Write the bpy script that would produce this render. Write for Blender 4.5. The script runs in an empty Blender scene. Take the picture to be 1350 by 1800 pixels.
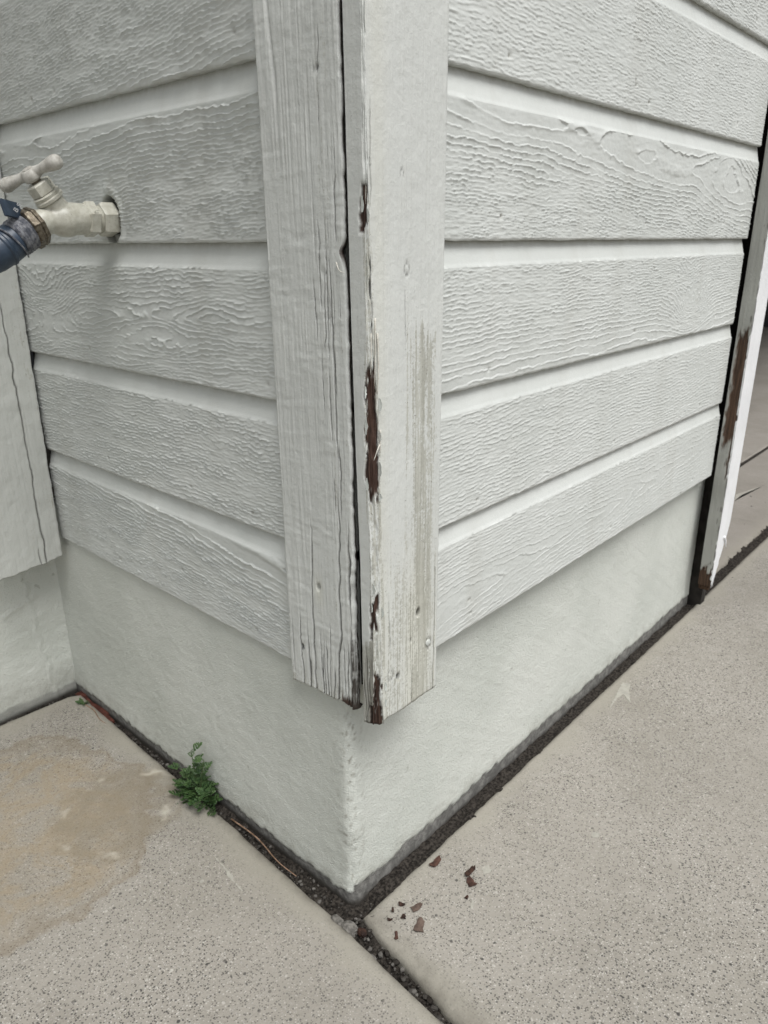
import bpy, bmesh, math, random
import numpy as np
from mathutils import Vector, Matrix

# ------------------------------------------------------------------ camera, world, sun, exposure
scene = bpy.context.scene
col = scene.collection
cam_d = bpy.data.cameras.new("camera")
cam = bpy.data.objects.new("camera", cam_d)
col.objects.link(cam)
scene.camera = cam
cr = Vector((0.67002952, -0.74230137, -0.00700813))
cu = Vector((0.26070908, 0.22646569, 0.93847966))
cf = Vector((0.69504764, 0.63063616, -0.34526341))
M = Matrix.Identity(4)
for i in range(3):
    M[i][0], M[i][1], M[i][2] = cr[i], cu[i], -cf[i]
M[0][3], M[1][3], M[2][3] = -0.56392, -0.54964, 0.90144
cam.matrix_world = M
cam_d.sensor_fit = 'AUTO'
cam_d.sensor_width = 36.0
cam_d.lens = 25.83
cam_d.clip_start = 0.01
cam_d.clip_end = 500
cam_d.dof.use_dof = True
cam_d.dof.focus_distance = 0.86
cam_d.dof.aperture_fstop = 12.0

world = bpy.data.worlds.new("World")
scene.world = world
world.use_nodes = True
wn = world.node_tree
wn.nodes.clear()
w_out = wn.nodes.new('ShaderNodeOutputWorld')
w_bg = wn.nodes.new('ShaderNodeBackground')
w_hs = wn.nodes.new('ShaderNodeHueSaturation')
w_sky = wn.nodes.new('ShaderNodeTexSky')
w_sky.sky_type = 'NISHITA'
w_sky.sun_disc = False
SUN_DIR = Vector((-0.13, -0.43, 0.89)).normalized()      # towards the sun
w_sky.sun_elevation = math.asin(SUN_DIR.z)
w_sky.sun_rotation = math.atan2(SUN_DIR.x, SUN_DIR.y)
w_sky.air_density = 1.0
w_sky.dust_density = 4.0
w_sky.ozone_density = 1.0
w_hs.inputs['Saturation'].default_value = 0.23
w_bg.inputs['Strength'].default_value = 0.11
wn.links.new(w_sky.outputs[0], w_hs.inputs['Color'])
wn.links.new(w_hs.outputs[0], w_bg.inputs['Color'])
wn.links.new(w_bg.outputs[0], w_out.inputs['Surface'])

sun_d = bpy.data.lights.new("sun", 'SUN')
sun = bpy.data.objects.new("sun", sun_d)
col.objects.link(sun)
sun_d.energy = 1.85
sun_d.angle = math.radians(30)
sun_d.color = (1.0, 0.99, 0.97)
sun.location = (0, -3, 6)
sun.rotation_euler = (-SUN_DIR).to_track_quat('-Z', 'Y').to_euler()

scene.view_settings.view_transform = 'Standard'
scene.view_settings.look = 'None'
scene.view_settings.gamma = 1.0
scene.view_settings.exposure = 0.42
scene.cycles.max_bounces = 5
scene.cycles.diffuse_bounces = 3
scene.cycles.glossy_bounces = 2
scene.cycles.transmission_bounces = 1
scene.cycles.caustics_reflective = False
scene.cycles.caustics_refractive = False
try:
    scene.view_settings.use_curve_mapping = False
except Exception:
    pass

RNG = np.random.default_rng(7)
random.seed(7)

# ------------------------------------------------------------------ numpy noise
def _hash(ix, iy, seed):
    h = (ix.astype(np.int64) * 374761393 + iy.astype(np.int64) * 668265263 + seed * 1442695041) & 0x7fffffff
    h = ((h ^ (h >> 13)) * 1274126177) & 0x7fffffff
    return ((h ^ (h >> 16)) & 0xffff) / 65535.0

def vn(x, y, seed=0):
    """value noise, 0..1"""
    x, y = np.broadcast_arrays(np.asarray(x, float), np.asarray(y, float))
    ix, iy = np.floor(x), np.floor(y)
    fx, fy = x - ix, y - iy
    fx = fx * fx * fx * (fx * (fx * 6 - 15) + 10)
    fy = fy * fy * fy * (fy * (fy * 6 - 15) + 10)
    a, b = _hash(ix, iy, seed), _hash(ix + 1, iy, seed)
    c, d = _hash(ix, iy + 1, seed), _hash(ix + 1, iy + 1, seed)
    return (a * (1 - fx) + b * fx) * (1 - fy) + (c * (1 - fx) + d * fx) * fy

def fbm(x, y, seed=0, o=4):
    s, a, t = 0, 1.0, 0
    for i in range(o):
        s = s + a * vn(x * 2 ** i, y * 2 ** i, seed + 31 * i)
        t += a
        a *= 0.5
    return s / t

def ss(a, b, x):
    t = np.clip((x - a) / (b - a + 1e-12), 0, 1)
    return t * t * (3 - 2 * t)

# ------------------------------------------------------------------ mesh helpers
def link(o, parent=None):
    col.objects.link(o)
    if parent is not None:
        o.parent = parent
        o.matrix_parent_inverse = Matrix.Translation(-Vector(parent.location)) if parent.rotation_euler.x == 0 and parent.rotation_euler.z == 0 else parent.matrix_world.inverted()
    return o

def tag(o, label=None, cat=None, group=None, kind=None):
    if label: o['label'] = label
    if cat: o['category'] = cat
    if group: o['group'] = group
    if kind: o['kind'] = kind
    return o

def empty(name, loc):
    o = bpy.data.objects.new(name, None)
    o.empty_display_size = 0.05
    o.location = loc
    col.objects.link(o)
    return o

def grid_obj(name, P, mat, parent=None, attrs=None, flat_rows=(), flat_cols=()):
    """P: (rows, cols, 3) world points; normal = column direction x row direction."""
    n, m, _ = P.shape
    loc = np.array([P[..., 0].mean(), P[..., 1].mean(), P[..., 2].min()])
    me = bpy.data.meshes.new(name)
    V = (P - loc).reshape(-1, 3)
    me.vertices.add(n * m)
    me.vertices.foreach_set('co', V.astype(np.float32).ravel())
    i = np.arange((n - 1) * (m - 1))
    r, c = i // (m - 1), i % (m - 1)
    a = r * m + c
    F = np.stack([a, a + 1, a + m + 1, a + m], 1)
    nf = len(F)
    me.loops.add(nf * 4)
    me.loops.foreach_set('vertex_index', F.astype(np.int32).ravel())
    me.polygons.add(nf)
    me.polygons.foreach_set('loop_start', (np.arange(nf) * 4).astype(np.int32))
    smooth = np.ones(nf, bool)
    for k in flat_rows:
        smooth[r == (k if k >= 0 else n - 1 + k)] = False
    for k in flat_cols:
        smooth[c == (k if k >= 0 else m - 1 + k)] = False
    me.polygons.foreach_set('use_smooth', smooth)
    me.update(calc_edges=True)
    me.validate()
    for k, v in (attrs or {}).items():
        at = me.attributes.new(k, 'FLOAT', 'POINT')
        at.data.foreach_set('value', np.broadcast_to(v, (n, m)).astype(np.float32).ravel())
    me.materials.append(mat)
    o = bpy.data.objects.new(name, me)
    o.location = loc
    return link(o, parent)

def bm_obj(name, bm, mat, parent=None, smooth=False, loc=None):
    if loc is None:
        zs = [v.co.copy() for v in bm.verts]
        loc = Vector((sum(v.x for v in zs) / len(zs), sum(v.y for v in zs) / len(zs), min(v.z for v in zs)))
    bmesh.ops.translate(bm, verts=bm.verts, vec=-Vector(loc))
    me = bpy.data.meshes.new(name)
    bmesh.ops.recalc_face_normals(bm, faces=bm.faces)
    bm.to_mesh(me)
    bm.free()
    if smooth:
        me.polygons.foreach_set('use_smooth', [True] * len(me.polygons))
    me.materials.append(mat)
    o = bpy.data.objects.new(name, me)
    o.location = loc
    return link(o, parent)

def box_bm(x0, x1, y0, y1, z0, z1, bev=0.0, bm=None):
    b = bmesh.new()
    bmesh.ops.create_cube(b, size=1)
    for v in b.verts:
        v.co = Vector((x0 + (v.co.x + .5) * (x1 - x0), y0 + (v.co.y + .5) * (y1 - y0), z0 + (v.co.z + .5) * (z1 - z0)))
    if bev > 0:
        bmesh.ops.bevel(b, geom=list(b.edges), offset=bev, segments=2, affect='EDGES', profile=0.6)
    return b

def frame(d):
    d = Vector(d).normalized()
    a = Vector((0, 1, 0)) if abs(d.y) < 0.9 else Vector((1, 0, 0))
    u = (a - d * a.dot(d)).normalized()
    return d, u, d.cross(u)

def lathe_bm(origin, axis, prof, n=24, bm=None, phase=0.0, ribs=None):
    """prof: list of (t, r); closed solid of revolution (n=6: hexagonal)"""
    bm = bm or bmesh.new()
    d, u, w = frame(axis)
    o = Vector(origin)
    rings = []
    for t, r in prof:
        ring = []
        for k in range(n):
            a = 2 * math.pi * k / n + phase
            rr = r if ribs is None else r * (1 + ribs * (k % 2))
            ring.append(bm.verts.new(o + d * t + (u * math.cos(a) + w * math.sin(a)) * rr))
        rings.append(ring)
    for a, b in zip(rings[:-1], rings[1:]):
        for k in range(n):
            bm.faces.new((a[k], a[(k + 1) % n], b[(k + 1) % n], b[k]))
    bm.faces.new(rings[0][::-1])
    bm.faces.new(rings[-1])
    return bm

def tube_bm(pts, rad, n=12, bm=None):
    bm = bm or bmesh.new()
    pts = [Vector(p) for p in pts]
    rings = []
    for i, p in enumerate(pts):
        t = (pts[min(i + 1, len(pts) - 1)] - pts[max(i - 1, 0)]).normalized()
        _, u, w = frame(t)
        r = rad[i] if hasattr(rad, '__len__') else rad
        rings.append([bm.verts.new(p + (u * math.cos(2 * math.pi * k / n) + w * math.sin(2 * math.pi * k / n)) * r) for k in range(n)])
    for a, b in zip(rings[:-1], rings[1:]):
        for k in range(n):
            bm.faces.new((a[k], a[(k + 1) % n], b[(k + 1) % n], b[k]))
    bm.faces.new(rings[0][::-1])
    bm.faces.new(rings[-1])
    return bm

def spline(ctrl, n):
    c = np.array(ctrl, float)
    c = np.vstack([2 * c[0] - c[1], c, 2 * c[-1] - c[-2]])
    out = []
    for i in range(1, len(c) - 2):
        for t in np.linspace(0, 1, n, endpoint=False):
            p0, p1, p2, p3 = c[i - 1:i + 3]
            out.append(0.5 * (2 * p1 + (p2 - p0) * t + (2 * p0 - 5 * p1 + 4 * p2 - p3) * t ** 2 + (3 * p1 - p0 - 3 * p2 + p3) * t ** 3))
    out.append(c[-2])
    return np.array(out)

# ------------------------------------------------------------------ material helper
class Mat:
    def __init__(s, name):
        s.m = bpy.data.materials.new(name)
        s.m.use_nodes = True
        s.t = s.m.node_tree
        s.t.nodes.clear()
        s.out = s.t.nodes.new('ShaderNodeOutputMaterial')
        s.b = s.t.nodes.new('ShaderNodeBsdfPrincipled')
        s.t.links.new(s.b.outputs[0], s.out.inputs['Surface'])
        s.pos = s.t.nodes.new('ShaderNodeNewGeometry').outputs['Position']
        s._bump = None
    def link(s, a, sock):
        if hasattr(a, 'is_output') or isinstance(a, bpy.types.NodeSocket):
            s.t.links.new(a, sock)
        elif isinstance(a, (tuple, list)) and len(a) == 3 and sock.type == 'RGBA':
            sock.default_value = (*a, 1)
        else:
            sock.default_value = a
    def n(s, typ, ins=None, out=0, **props):
        nd = s.t.nodes.new('ShaderNode' + typ)
        for k, v in props.items():
            setattr(nd, k, v)
        for k, v in (ins or {}).items():
            s.link(v, nd.inputs[k])
        return nd.outputs[out]
    def math(s, op, a, b=0.0, c=0.0, clamp=False):
        return s.n('Math', {0: a, 1: b, 2: c}, operation=op, use_clamp=clamp)
    def map(s, scale=(1, 1, 1), loc=(0, 0, 0), rot=(0, 0, 0), vec=None):
        return s.n('Mapping', {'Vector': vec or s.pos, 'Scale': scale, 'Location': loc, 'Rotation': rot})
    def noise(s, scale, detail=3, rough=.55, vec=None, out=0, dist=0.0):
        return s.n('TexNoise', {'Vector': vec or s.pos, 'Scale': scale, 'Detail': detail, 'Roughness': rough, 'Distortion': dist}, out=out)
    def vor(s, scale, vec=None, out='Distance', feature='F1'):
        nd = s.t.nodes.new('ShaderNodeTexVoronoi')
        nd.feature = feature
        s.link(vec or s.pos, nd.inputs['Vector'])
        nd.inputs['Scale'].default_value = scale
        return nd.outputs[out]
    def step(s, x, lo, hi, a=0.0, b=1.0):
        return s.n('MapRange', {0: x, 1: lo, 2: hi, 3: a, 4: b}, interpolation_type='SMOOTHSTEP', clamp=True)
    def mix(s, f, a, b, blend='MIX'):
        nd = s.t.nodes.new('ShaderNodeMix')
        nd.data_type = 'RGBA'
        nd.blend_type = blend
        nd.clamp_factor = True
        s.link(f, nd.inputs[0]); s.link(a, nd.inputs[6]); s.link(b, nd.inputs[7])
        return nd.outputs[2]
    def attr(s, name):
        return s.n('Attribute', attribute_name=name, out=2)
    def bump(s, h, strength=.3, dist=.001):
        q = s.math('MULTIPLY', h, strength * dist * 1.3)
        s._bump = q if s._bump is None else s.math('ADD', s._bump, q)
    def done(s, color, rough=.6, spec=.35, metal=0.0, **kw):
        s.link(color, s.b.inputs['Base Color'])
        s.link(rough, s.b.inputs['Roughness'])
        s.link(metal, s.b.inputs['Metallic'])
        s.b.inputs['Specular IOR Level'].default_value = spec
        for k, v in kw.items():
            s.link(v, s.b.inputs[k])
        if s._bump is not None:
            s.t.links.new(s.n('Bump', {'Height': s._bump, 'Strength': 1.0, 'Distance': 1.0}), s.b.inputs['Normal'])
        return s.m

PAINT = (0.592, 0.612, 0.590)
def mat_siding():
    m = Mat('siding_paint')
    big = m.noise(5, 3)
    fine = m.noise(160, 3)
    c = m.mix(m.step(big, .3, .7), (PAINT[0] * .95, PAINT[1] * .955, PAINT[2] * .95), (PAINT[0] * 1.03, PAINT[1] * 1.03, PAINT[2] * 1.03))
    c = m.mix(m.step(fine, .35, .75, 0, .10), c, (.50, .52, .49))
    streak = m.noise(1, 3, vec=m.map((14, 14, 1.4)))
    c = m.mix(m.step(streak, .50, .74, 0, .22), c, (.42, .42, .38))
    gr = m.noise(70, 4, .65)
    d = m.math('MULTIPLY', m.attr('dirt_tone'), m.step(gr, .25, .65, .35, 1))
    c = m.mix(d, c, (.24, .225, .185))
    c = m.mix(m.attr('hole'), c, (.03, .027, .023))
    m.bump(m.noise(700, 3, .6), .22, .0008)
    m.bump(m.noise(150, 2), .12, .0012)
    return m.done(c, m.step(fine, .3, .7, .48, .62), .4)

def mat_trim(name, paint, wood=(.050, .028, .020)):
    m = Mat(name)
    grain = m.noise(1, 4, .6, vec=m.map((420, 420, 9)))
    grain2 = m.noise(1, 3, .6, vec=m.map((130, 130, 3)))
    big = m.noise(7, 3)
    speck = m.noise(260, 3, .7)
    c = m.mix(m.step(big, .3, .7), tuple(x * .95 for x in paint), tuple(x * 1.03 for x in paint))
    c = m.mix(m.step(grain, .5, .72, 0, .16), c, (.40, .40, .36))
    c = m.mix(m.math('MULTIPLY', m.attr('cream'), .38), c, (.58, .565, .45))
    # weathered grey wood through worn paint
    wm = m.math('ADD', m.attr('weather'), m.step(grain, .3, .7, -.34, .34))
    wm = m.math('ADD', wm, m.step(speck, .3, .7, -.22, .22))
    wm = m.step(wm, .42, .74)
    wc = m.mix(m.step(grain2, .35, .65), (.29, .285, .235), (.43, .43, .375))
    c = m.mix(m.math('MULTIPLY', wm, .74), c, wc)
    # dark dots of mildew
    dots = m.math('MULTIPLY', m.step(m.noise(480, 2), .66, .70), m.step(m.attr('weather'), .1, .5, .12, .7))
    c = m.mix(dots, c, (.13, .125, .10))
    # bare wood
    wd = m.mix(m.step(grain, .32, .68), tuple(x * .45 for x in wood), tuple(x * 1.5 for x in wood))
    wd = m.mix(m.step(grain2, .55, .75, 0, .5), wd, (.15, .098, .07))
    c = m.mix(m.attr('peel'), c, wd)
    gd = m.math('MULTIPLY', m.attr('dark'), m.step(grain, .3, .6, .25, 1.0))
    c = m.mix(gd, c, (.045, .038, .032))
    c = m.mix(m.attr('crack'), c, (.03, .026, .022))
    m.bump(grain, .30, .0009)
    m.bump(speck, .40, .0008)
    m.bump(m.noise(120, 3), .30, .0014)
    return m.done(c, m.step(speck, .3, .7, .5, .75), .35)

def mat_foundation():
    m = Mat('foundation_paint')
    n1 = m.noise(4, 3)
    n2 = m.noise(90, 4, .65)
    n3 = m.noise(420, 3, .6)
    c = m.mix(m.step(n1, .3, .7), (.55, .575, .53), (.63, .65, .605))
    c = m.mix(m.step(n2, .56, .78, 0, .30), c, (.44, .445, .40))
    spots = m.math('MULTIPLY', m.step(m.noise(55, 3), .70, .74), m.step(n1, .4, .6))
    c = m.mix(m.math('MULTIPLY', spots, .5), c, (.26, .26, .22))
    c = m.mix(m.math('MULTIPLY', m.attr('dirt_tone'), m.step(n2, .3, .7, .5, 1)), c, (.22, .205, .165))
    cem = m.mix(m.step(n2, .35, .7), (.12, .118, .11), (.25, .245, .23))
    c = m.mix(m.attr('bare'), c, cem)
    c = m.mix(m.attr('soil'), c, (.045, .04, .034))
    m.bump(n3, .85, .0014)
    m.bump(m.noise(170, 3, .6), .34, .0024)
    pore = m.vor(120)
    pore = m.step(pore, .05, .16, 1, 0)
    m.bump(pore, -.5, .0012)
    scr = m.noise(1, 3, .6, vec=m.map((260, 260, 40), rot=(0, math.radians(34), 0)))
    m.bump(scr, .20, .0012)
    return m.done(c, .72, .3)

def mat_concrete(name, lines, tint=(1, 1, 1), ochre=False, grains=1.0, edge_dirt=0.0):
    """lines: (nx, ny, d) unit inward normals: distance to a slab edge = nx*x + ny*y - d"""
    m = Mat(name)
    dist = None
    for nx, ny, d in lines:
        q = m.math('SUBTRACT', m.n('VectorMath', {0: m.pos, 1: (nx, ny, 0)}, operation='DOT_PRODUCT', out=1), d)
        dist = q if dist is None else m.math('MINIMUM', dist, q)
    wob = m.noise(9, 3)
    dw = m.math('ADD', dist, m.math('MULTIPLY', m.math('SUBTRACT', wob, .5), .10))
    margin = m.step(dw, .005, .060, 1, 0)                 # trowelled margin: paste, few grains
    big = m.noise(3.2, 4, .6)
    mid = m.noise(22, 4, .6)
    c = m.mix(m.step(big, .3, .7), tuple(a * b for a, b in zip((.28, .265, .232), tint)), tuple(a * b for a, b in zip((.335, .318, .284), tint)))
    c = m.mix(m.step(mid, .45, .75, 0, .30), c, tuple(a * b for a, b in zip((.37, .352, .318), tint)))
    swirl = m.noise(1, 4, .65, vec=m.map((9, 3, 9), rot=(0, 0, .6)), dist=1.5)
    c = m.mix(m.step(swirl, .50, .72, 0, .35), c, tuple(a * b for a, b in zip((.235, .222, .195), tint)))
    c = m.mix(m.math('MULTIPLY', margin, .55), c, tuple(a * b for a, b in zip((.335, .322, .272), tint)))
    amt = m.math('MULTIPLY', m.math('SUBTRACT', 1.0, m.math('MULTIPLY', margin, .8)), m.math('MULTIPLY', m.step(big, .25, .6, .6, 1), m.step(m.noise(1.7, 4, .65, dist=1.2), .35, .62, .6, 1)))
    amt = m.math('MULTIPLY', amt, grains)
    # three generations of sand grains
    for sc, th_d, th_l, dk in ((370, .42, .62, (.080, .073, .064)), (270, .66, .78, (.085, .081, .075)), (160, .965, .975, (.05, .048, .045))):
        v = m.map((1, 1, 1), (sc * .013, sc * .021, 0))
        dd = m.vor(sc, vec=v)
        sp = m.t.nodes.new('ShaderNodeSeparateColor')
        m.t.links.new(dd.node.outputs['Color'], sp.inputs[0])
        sep, sep2 = sp.outputs[0], sp.outputs[1]
        shape = m.step(dd, .25, .48, 1, 0)
        c = m.mix(m.math('MULTIPLY', m.math('MULTIPLY', m.step(sep, th_d, th_d + .02), shape), amt), c, dk)
        c = m.mix(m.math('MULTIPLY', m.math('MULTIPLY', m.step(sep2, th_l, th_l + .02), shape), m.math('MULTIPLY', amt, .8)), c, (.46, .44, .40))
        m.bump(m.math('MULTIPLY', shape, amt), .30, .0009)
    if ochre:
        # rust-ochre leaching stain with a crisp upper border, low down on the alcove slab
        def blob(cx, cy, rx, ry, wa):
            q = m.n('VectorMath', {0: m.n('VectorMath', {0: m.n('VectorMath', {0: m.n('VectorMath', {0: m.noise(6, 4, .65, out=1), 1: (.5, .5, .5)}, operation='SUBTRACT'), 'Scale': wa}, operation='SCALE'), 1: m.pos}, operation='ADD'), 1: (cx, cy, 0)}, operation='SUBTRACT')
            q = m.n('VectorMath', {0: q, 1: (1 / rx, 1 / ry, 0)}, operation='MULTIPLY')
            return m.n('VectorMath', {0: q}, operation='LENGTH', out=1)
        b1 = blob(-.26, .55, .20, .24, .20)
        s1 = m.step(b1, .75, 1.02, 1, 0)
        s1 = m.math('MULTIPLY', s1, m.step(m.noise(13, 5, .7, dist=.8), .38, .56, .25, 1))
        s1 = m.math('MULTIPLY', s1, m.step(m.noise(60, 4, .65), .3, .6, .6, 1))
        c = m.mix(m.math('MULTIPLY', s1, .66), c, (.27, .215, .14))
        tide = m.math('MULTIPLY', m.step(b1, .90, .99), m.step(b1, .99, 1.04, 1, 0))
        c = m.mix(m.math('MULTIPLY', tide, .45), c, (.19, .15, .10))
        b2 = blob(-.12, .46, .13, .12, .13)
        s2 = m.math('MULTIPLY', m.step(b2, .78, .98, 1, 0), .6)
        s2 = m.math('MULTIPLY', s2, m.step(m.noise(17, 5, .65, dist=1.0), .36, .52, .35, 1))
        c = m.mix(s2, c, (.205, .175, .128))
        ring = m.math('MULTIPLY', m.step(b2, .62, .72), m.step(b2, .72, .86, 1, 0))
        ring = m.math('MULTIPLY', ring, m.step(m.noise(14, 3), .5, .64))
        c = m.mix(m.math('MULTIPLY', ring, .55), c, (.56, .53, .45))
    d0 = m.math('SUBTRACT', m.n('VectorMath', {0: m.pos, 1: (lines[0][0], lines[0][1], 0)}, operation='DOT_PRODUCT', out=1), lines[0][2])
    gg = m.math('MAXIMUM', m.step(dist, -.004, .016, 1, 0), m.math('MULTIPLY', m.step(d0, .0, edge_dirt, 1, 0), .8)) if edge_dirt else m.step(dist, -.004, .016, 1, 0)
    grime = m.math('MULTIPLY', gg, m.step(m.noise(28, 4, .6), .35, .65, .25, 1))
    c = m.mix(m.math('MULTIPLY', grime, .75), c, (.12, .11, .09))
    m.bump(m.noise(300, 4, .65), .25, .0012)
    m.bump(m.noise(40, 3), .20, .003)
    return m.done(c, .86, .22)

def mat_simple(name, c0, c1, scale=60, rough=.7, spec=.3, bump=.2, metal=0.0, det=4):
    m = Mat(name)
    k = m.noise(scale, det, .6)
    m.bump(m.noise(scale * 5, 3), bump, .001)
    return m.done(m.mix(m.step(k, .35, .65), c0, c1), rough, spec, metal)

M_SID = mat_siding()
M_TRIM = mat_trim('trim_paint', (.595, .613, .588))
M_TRIMG = mat_trim('trim_paint_grey', (.50, .515, .485))
M_CASE = mat_trim('casing_white_paint', (.79, .80, .81), (.06, .034, .02))
M_CASEG = mat_trim('casing_grey_paint', (.33, .335, .31), (.06, .034, .02))
M_FND = mat_foundation()
M_DARK = mat_simple('dark_sheathing', (.018, .016, .014), (.035, .03, .026), 40, .9, .1)
M_SOIL = mat_simple('dark_soil', (.011, .0095, .008), (.055, .048, .041), 220, .95, .15, .8)
M_GROUND = mat_simple('ground_earth', (.09, .08, .06), (.16, .14, .11), 20, .95, .1, .5)

# ------------------------------------------------------------------ layout constants
E = 0.178                       # exposure of a siding course
Z5 = 0.368                      # bottom lip of the lowest course
LX = -0.006                     # lip plane of the wall that faces -x
FACE = 0.83 * E                 # grained face; the rest is the smooth recess
YIN = 0.800                     # inside corner end of that wall
XEND = 1.212                    # end of the wall that faces -y
FX, FY = 0.0, 0.028             # foundation planes
FYN = 0.866                     # neighbouring foundation plane

house = empty('house', (0.3, 0.3, 0.0))
tag(house, 'pale grey painted house corner with lap siding, trim boards and painted concrete base', 'house')

# ------------------------------------------------------------------ ground and slabs
def slab(name, outline, prof, mat, zbase=-0.10):
    """outline CCW list of (x, y, scale, jitter); prof list of (inset, z)"""
    O = np.array([q[:2] for q in outline], float)
    S = np.array([q[2] for q in outline], float)
    n = len(O)
    t = np.roll(O, -1, 0) - np.roll(O, 1, 0)
    e0 = O - np.roll(O, 1, 0); e1 = np.roll(O, -1, 0) - O
    e0 /= np.linalg.norm(e0, axis=1)[:, None]; e1 /= np.linalg.norm(e1, axis=1)[:, None]
    n0 = np.stack([-e0[:, 1], e0[:, 0]], 1); n1 = np.stack([-e1[:, 1], e1[:, 0]], 1)
    nn = n0 + n1
    nn /= np.maximum((nn * n0).sum(1)[:, None], .5)
    bm = bmesh.new()
    rings = [[bm.verts.new((x, y, zbase)) for x, y in O]]
    for ins, z in prof:
        rings.append([bm.verts.new((O[i, 0] + nn[i, 0] * ins * S[i], O[i, 1] + nn[i, 1] * ins * S[i], z)) for i in range(n)])
    for a, b in zip(rings[:-1], rings[1:]):
        for k in range(n):
            bm.faces.new((a[k], a[(k + 1) % n], b[(k + 1) % n], b[k])).smooth = True
    bm.faces.new(rings[-1])
    o = bm_obj(name, bm, mat)
    tag(o, kind='structure')
    return o

def edge_pts(a, b, step, amp, s, seed):
    a, b = np.array(a, float), np.array(b, float)
    L = np.linalg.norm(b - a)
    k = max(2, int(L / step))
    d = (b - a) / L
    nrm = np.array([-d[1], d[0]])
    out = []
    for i in range(k):
        t = i / k * L
        w = ((fbm(t / .05, 3.3, seed) - .5) * 2 * amp + (vn(t / .013, 9.1, seed + 5) - .5) * amp) if 0 < i else 0
        q = a + d * t + nrm * float(w)
        out.append((q[0], q[1], s))
    return out

ROUND = [(0.0, -0.014), (0.0008, -0.0085), (0.003, -0.0042), (0.0065, -0.0015), (0.011, -0.0003), (0.016, 0.0)]
# left slab (walkway in the alcove)
la, lb, lc = (-0.052 - 0.047 * 3, -3.4), (-0.050, -0.20), (-0.0045, 0.834)
lo = edge_pts((-0.20, -3.4), lb, .05, .0012, 1, 3) + edge_pts(lb, (-.033, .02), .009, .0014, 1, 4) + edge_pts((-.033, .02), (-.0195, .318), .009, .0014, 1, 7) + edge_pts((-.0195, .318), (-.0135, .58), .009, .0014, 1, 8) + edge_pts((-.0135, .58), lc, .009, .0014, 1, 14) + edge_pts(lc, (-.030, .849), .009, .0008, 1, 5) + \
     edge_pts((-.030, .849), (-.25, .860), .009, .0012, 1, 6) + [(-3.5, .862, 1), (-3.5, -3.4, 1)]
dl = np.array(lc) - np.array(lb); dl /= np.linalg.norm(dl)
nl = (-dl[1], dl[0])
M_CL = mat_concrete('concrete_walkway', [(nl[0], nl[1], nl[0] * lb[0] + nl[1] * lb[1]), (0, -1, -.852)], ochre=True, tint=(.885, .875, .862), grains=1.0)
slab_l = slab('walkway', lo, ROUND, M_CL)
tag(slab_l, 'beige concrete walkway slab with ochre stain in the corner left of the house')

# right slab (driveway)
ra, rb = (-0.007, 0.004), (-0.044, -0.23)
ro = edge_pts((6.8, 0.004), (2.2, 0.004), .05, .001, 1, 9)
ro = edge_pts((-.044 - .15 * 3.2, -3.4), rb, .05, .0015, 1.4, 11) + edge_pts(rb, ra, .009, .0022, 1.4, 12)
# driveway is on the +x side of that joint: build clockwise then reverse
ro = [(q[0], q[1], q[2]) for q in ro] + edge_pts(ra, (2.0, .013), .009, .0012, .8, 13) + [(9.0, .013, .8), (9.0, -3.4, 1)]
ro = ro[::-1]
dr = np.array(ra) - np.array(rb); dr /= np.linalg.norm(dr)
nr = (dr[1], -dr[0])
M_CR = mat_concrete('concrete_driveway', [(nr[0], nr[1], nr[0] * rb[0] + nr[1] * rb[1]), (0, -1, -.010)], tint=(.905, .897, .885), grains=1.0, edge_dirt=.05)
slab_r = slab('driveway', ro, ROUND, M_CR)
tag(slab_r, 'speckled grey concrete driveway slab right of the joint')

# garage floor behind the opening
go = [(1.27, .036, 1), (8.4, .036, 1), (8.4, .336, .6), (1.27, .336, .6)]
M_CG = mat_concrete('concrete_garage', [(0, 1, .036)], tint=(.82, .80, .80), grains=.25)
gs = slab('garage_floor', go, ROUND, M_CG)
gs2 = slab('garage_floor', [(1.27, .350, .6), (8.4, .350, .6), (8.4, 6.2, .6), (1.27, 6.2, .6)], ROUND, M_CG)

gb = box_bm(-60, 60, -60, 60, -.30, -.112)
tag(bm_obj('ground', gb, M_GROUND), kind='structure')
# soil filling the joints
def soil_sheet():
    xs = np.concatenate([np.linspace(-.26, -.08, 40), np.linspace(-.078, .06, 60), np.linspace(.065, 2.4, 460), np.linspace(2.5, 8.3, 40)])
    ys = np.concatenate([np.linspace(-.6, -.02, 150), np.linspace(-.018, .05, 40), np.linspace(.055, .90, 220)])
    X, Y = np.meshgrid(xs, ys)
    Z = -.013 + (fbm(X / .02, Y / .02, 41) - .5) * .012 + (vn(X / .006, Y / .006, 42) - .5) * .004
    Z = Z + np.where(Y < -.04, -.006, 0) + np.where((X > .03) & (Y > -.02), .0080, 0)
    return grid_obj('soil', np.stack([X, Y, Z], -1), M_SOIL)
so = soil_sheet()
tag(so, kind='structure')

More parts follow.
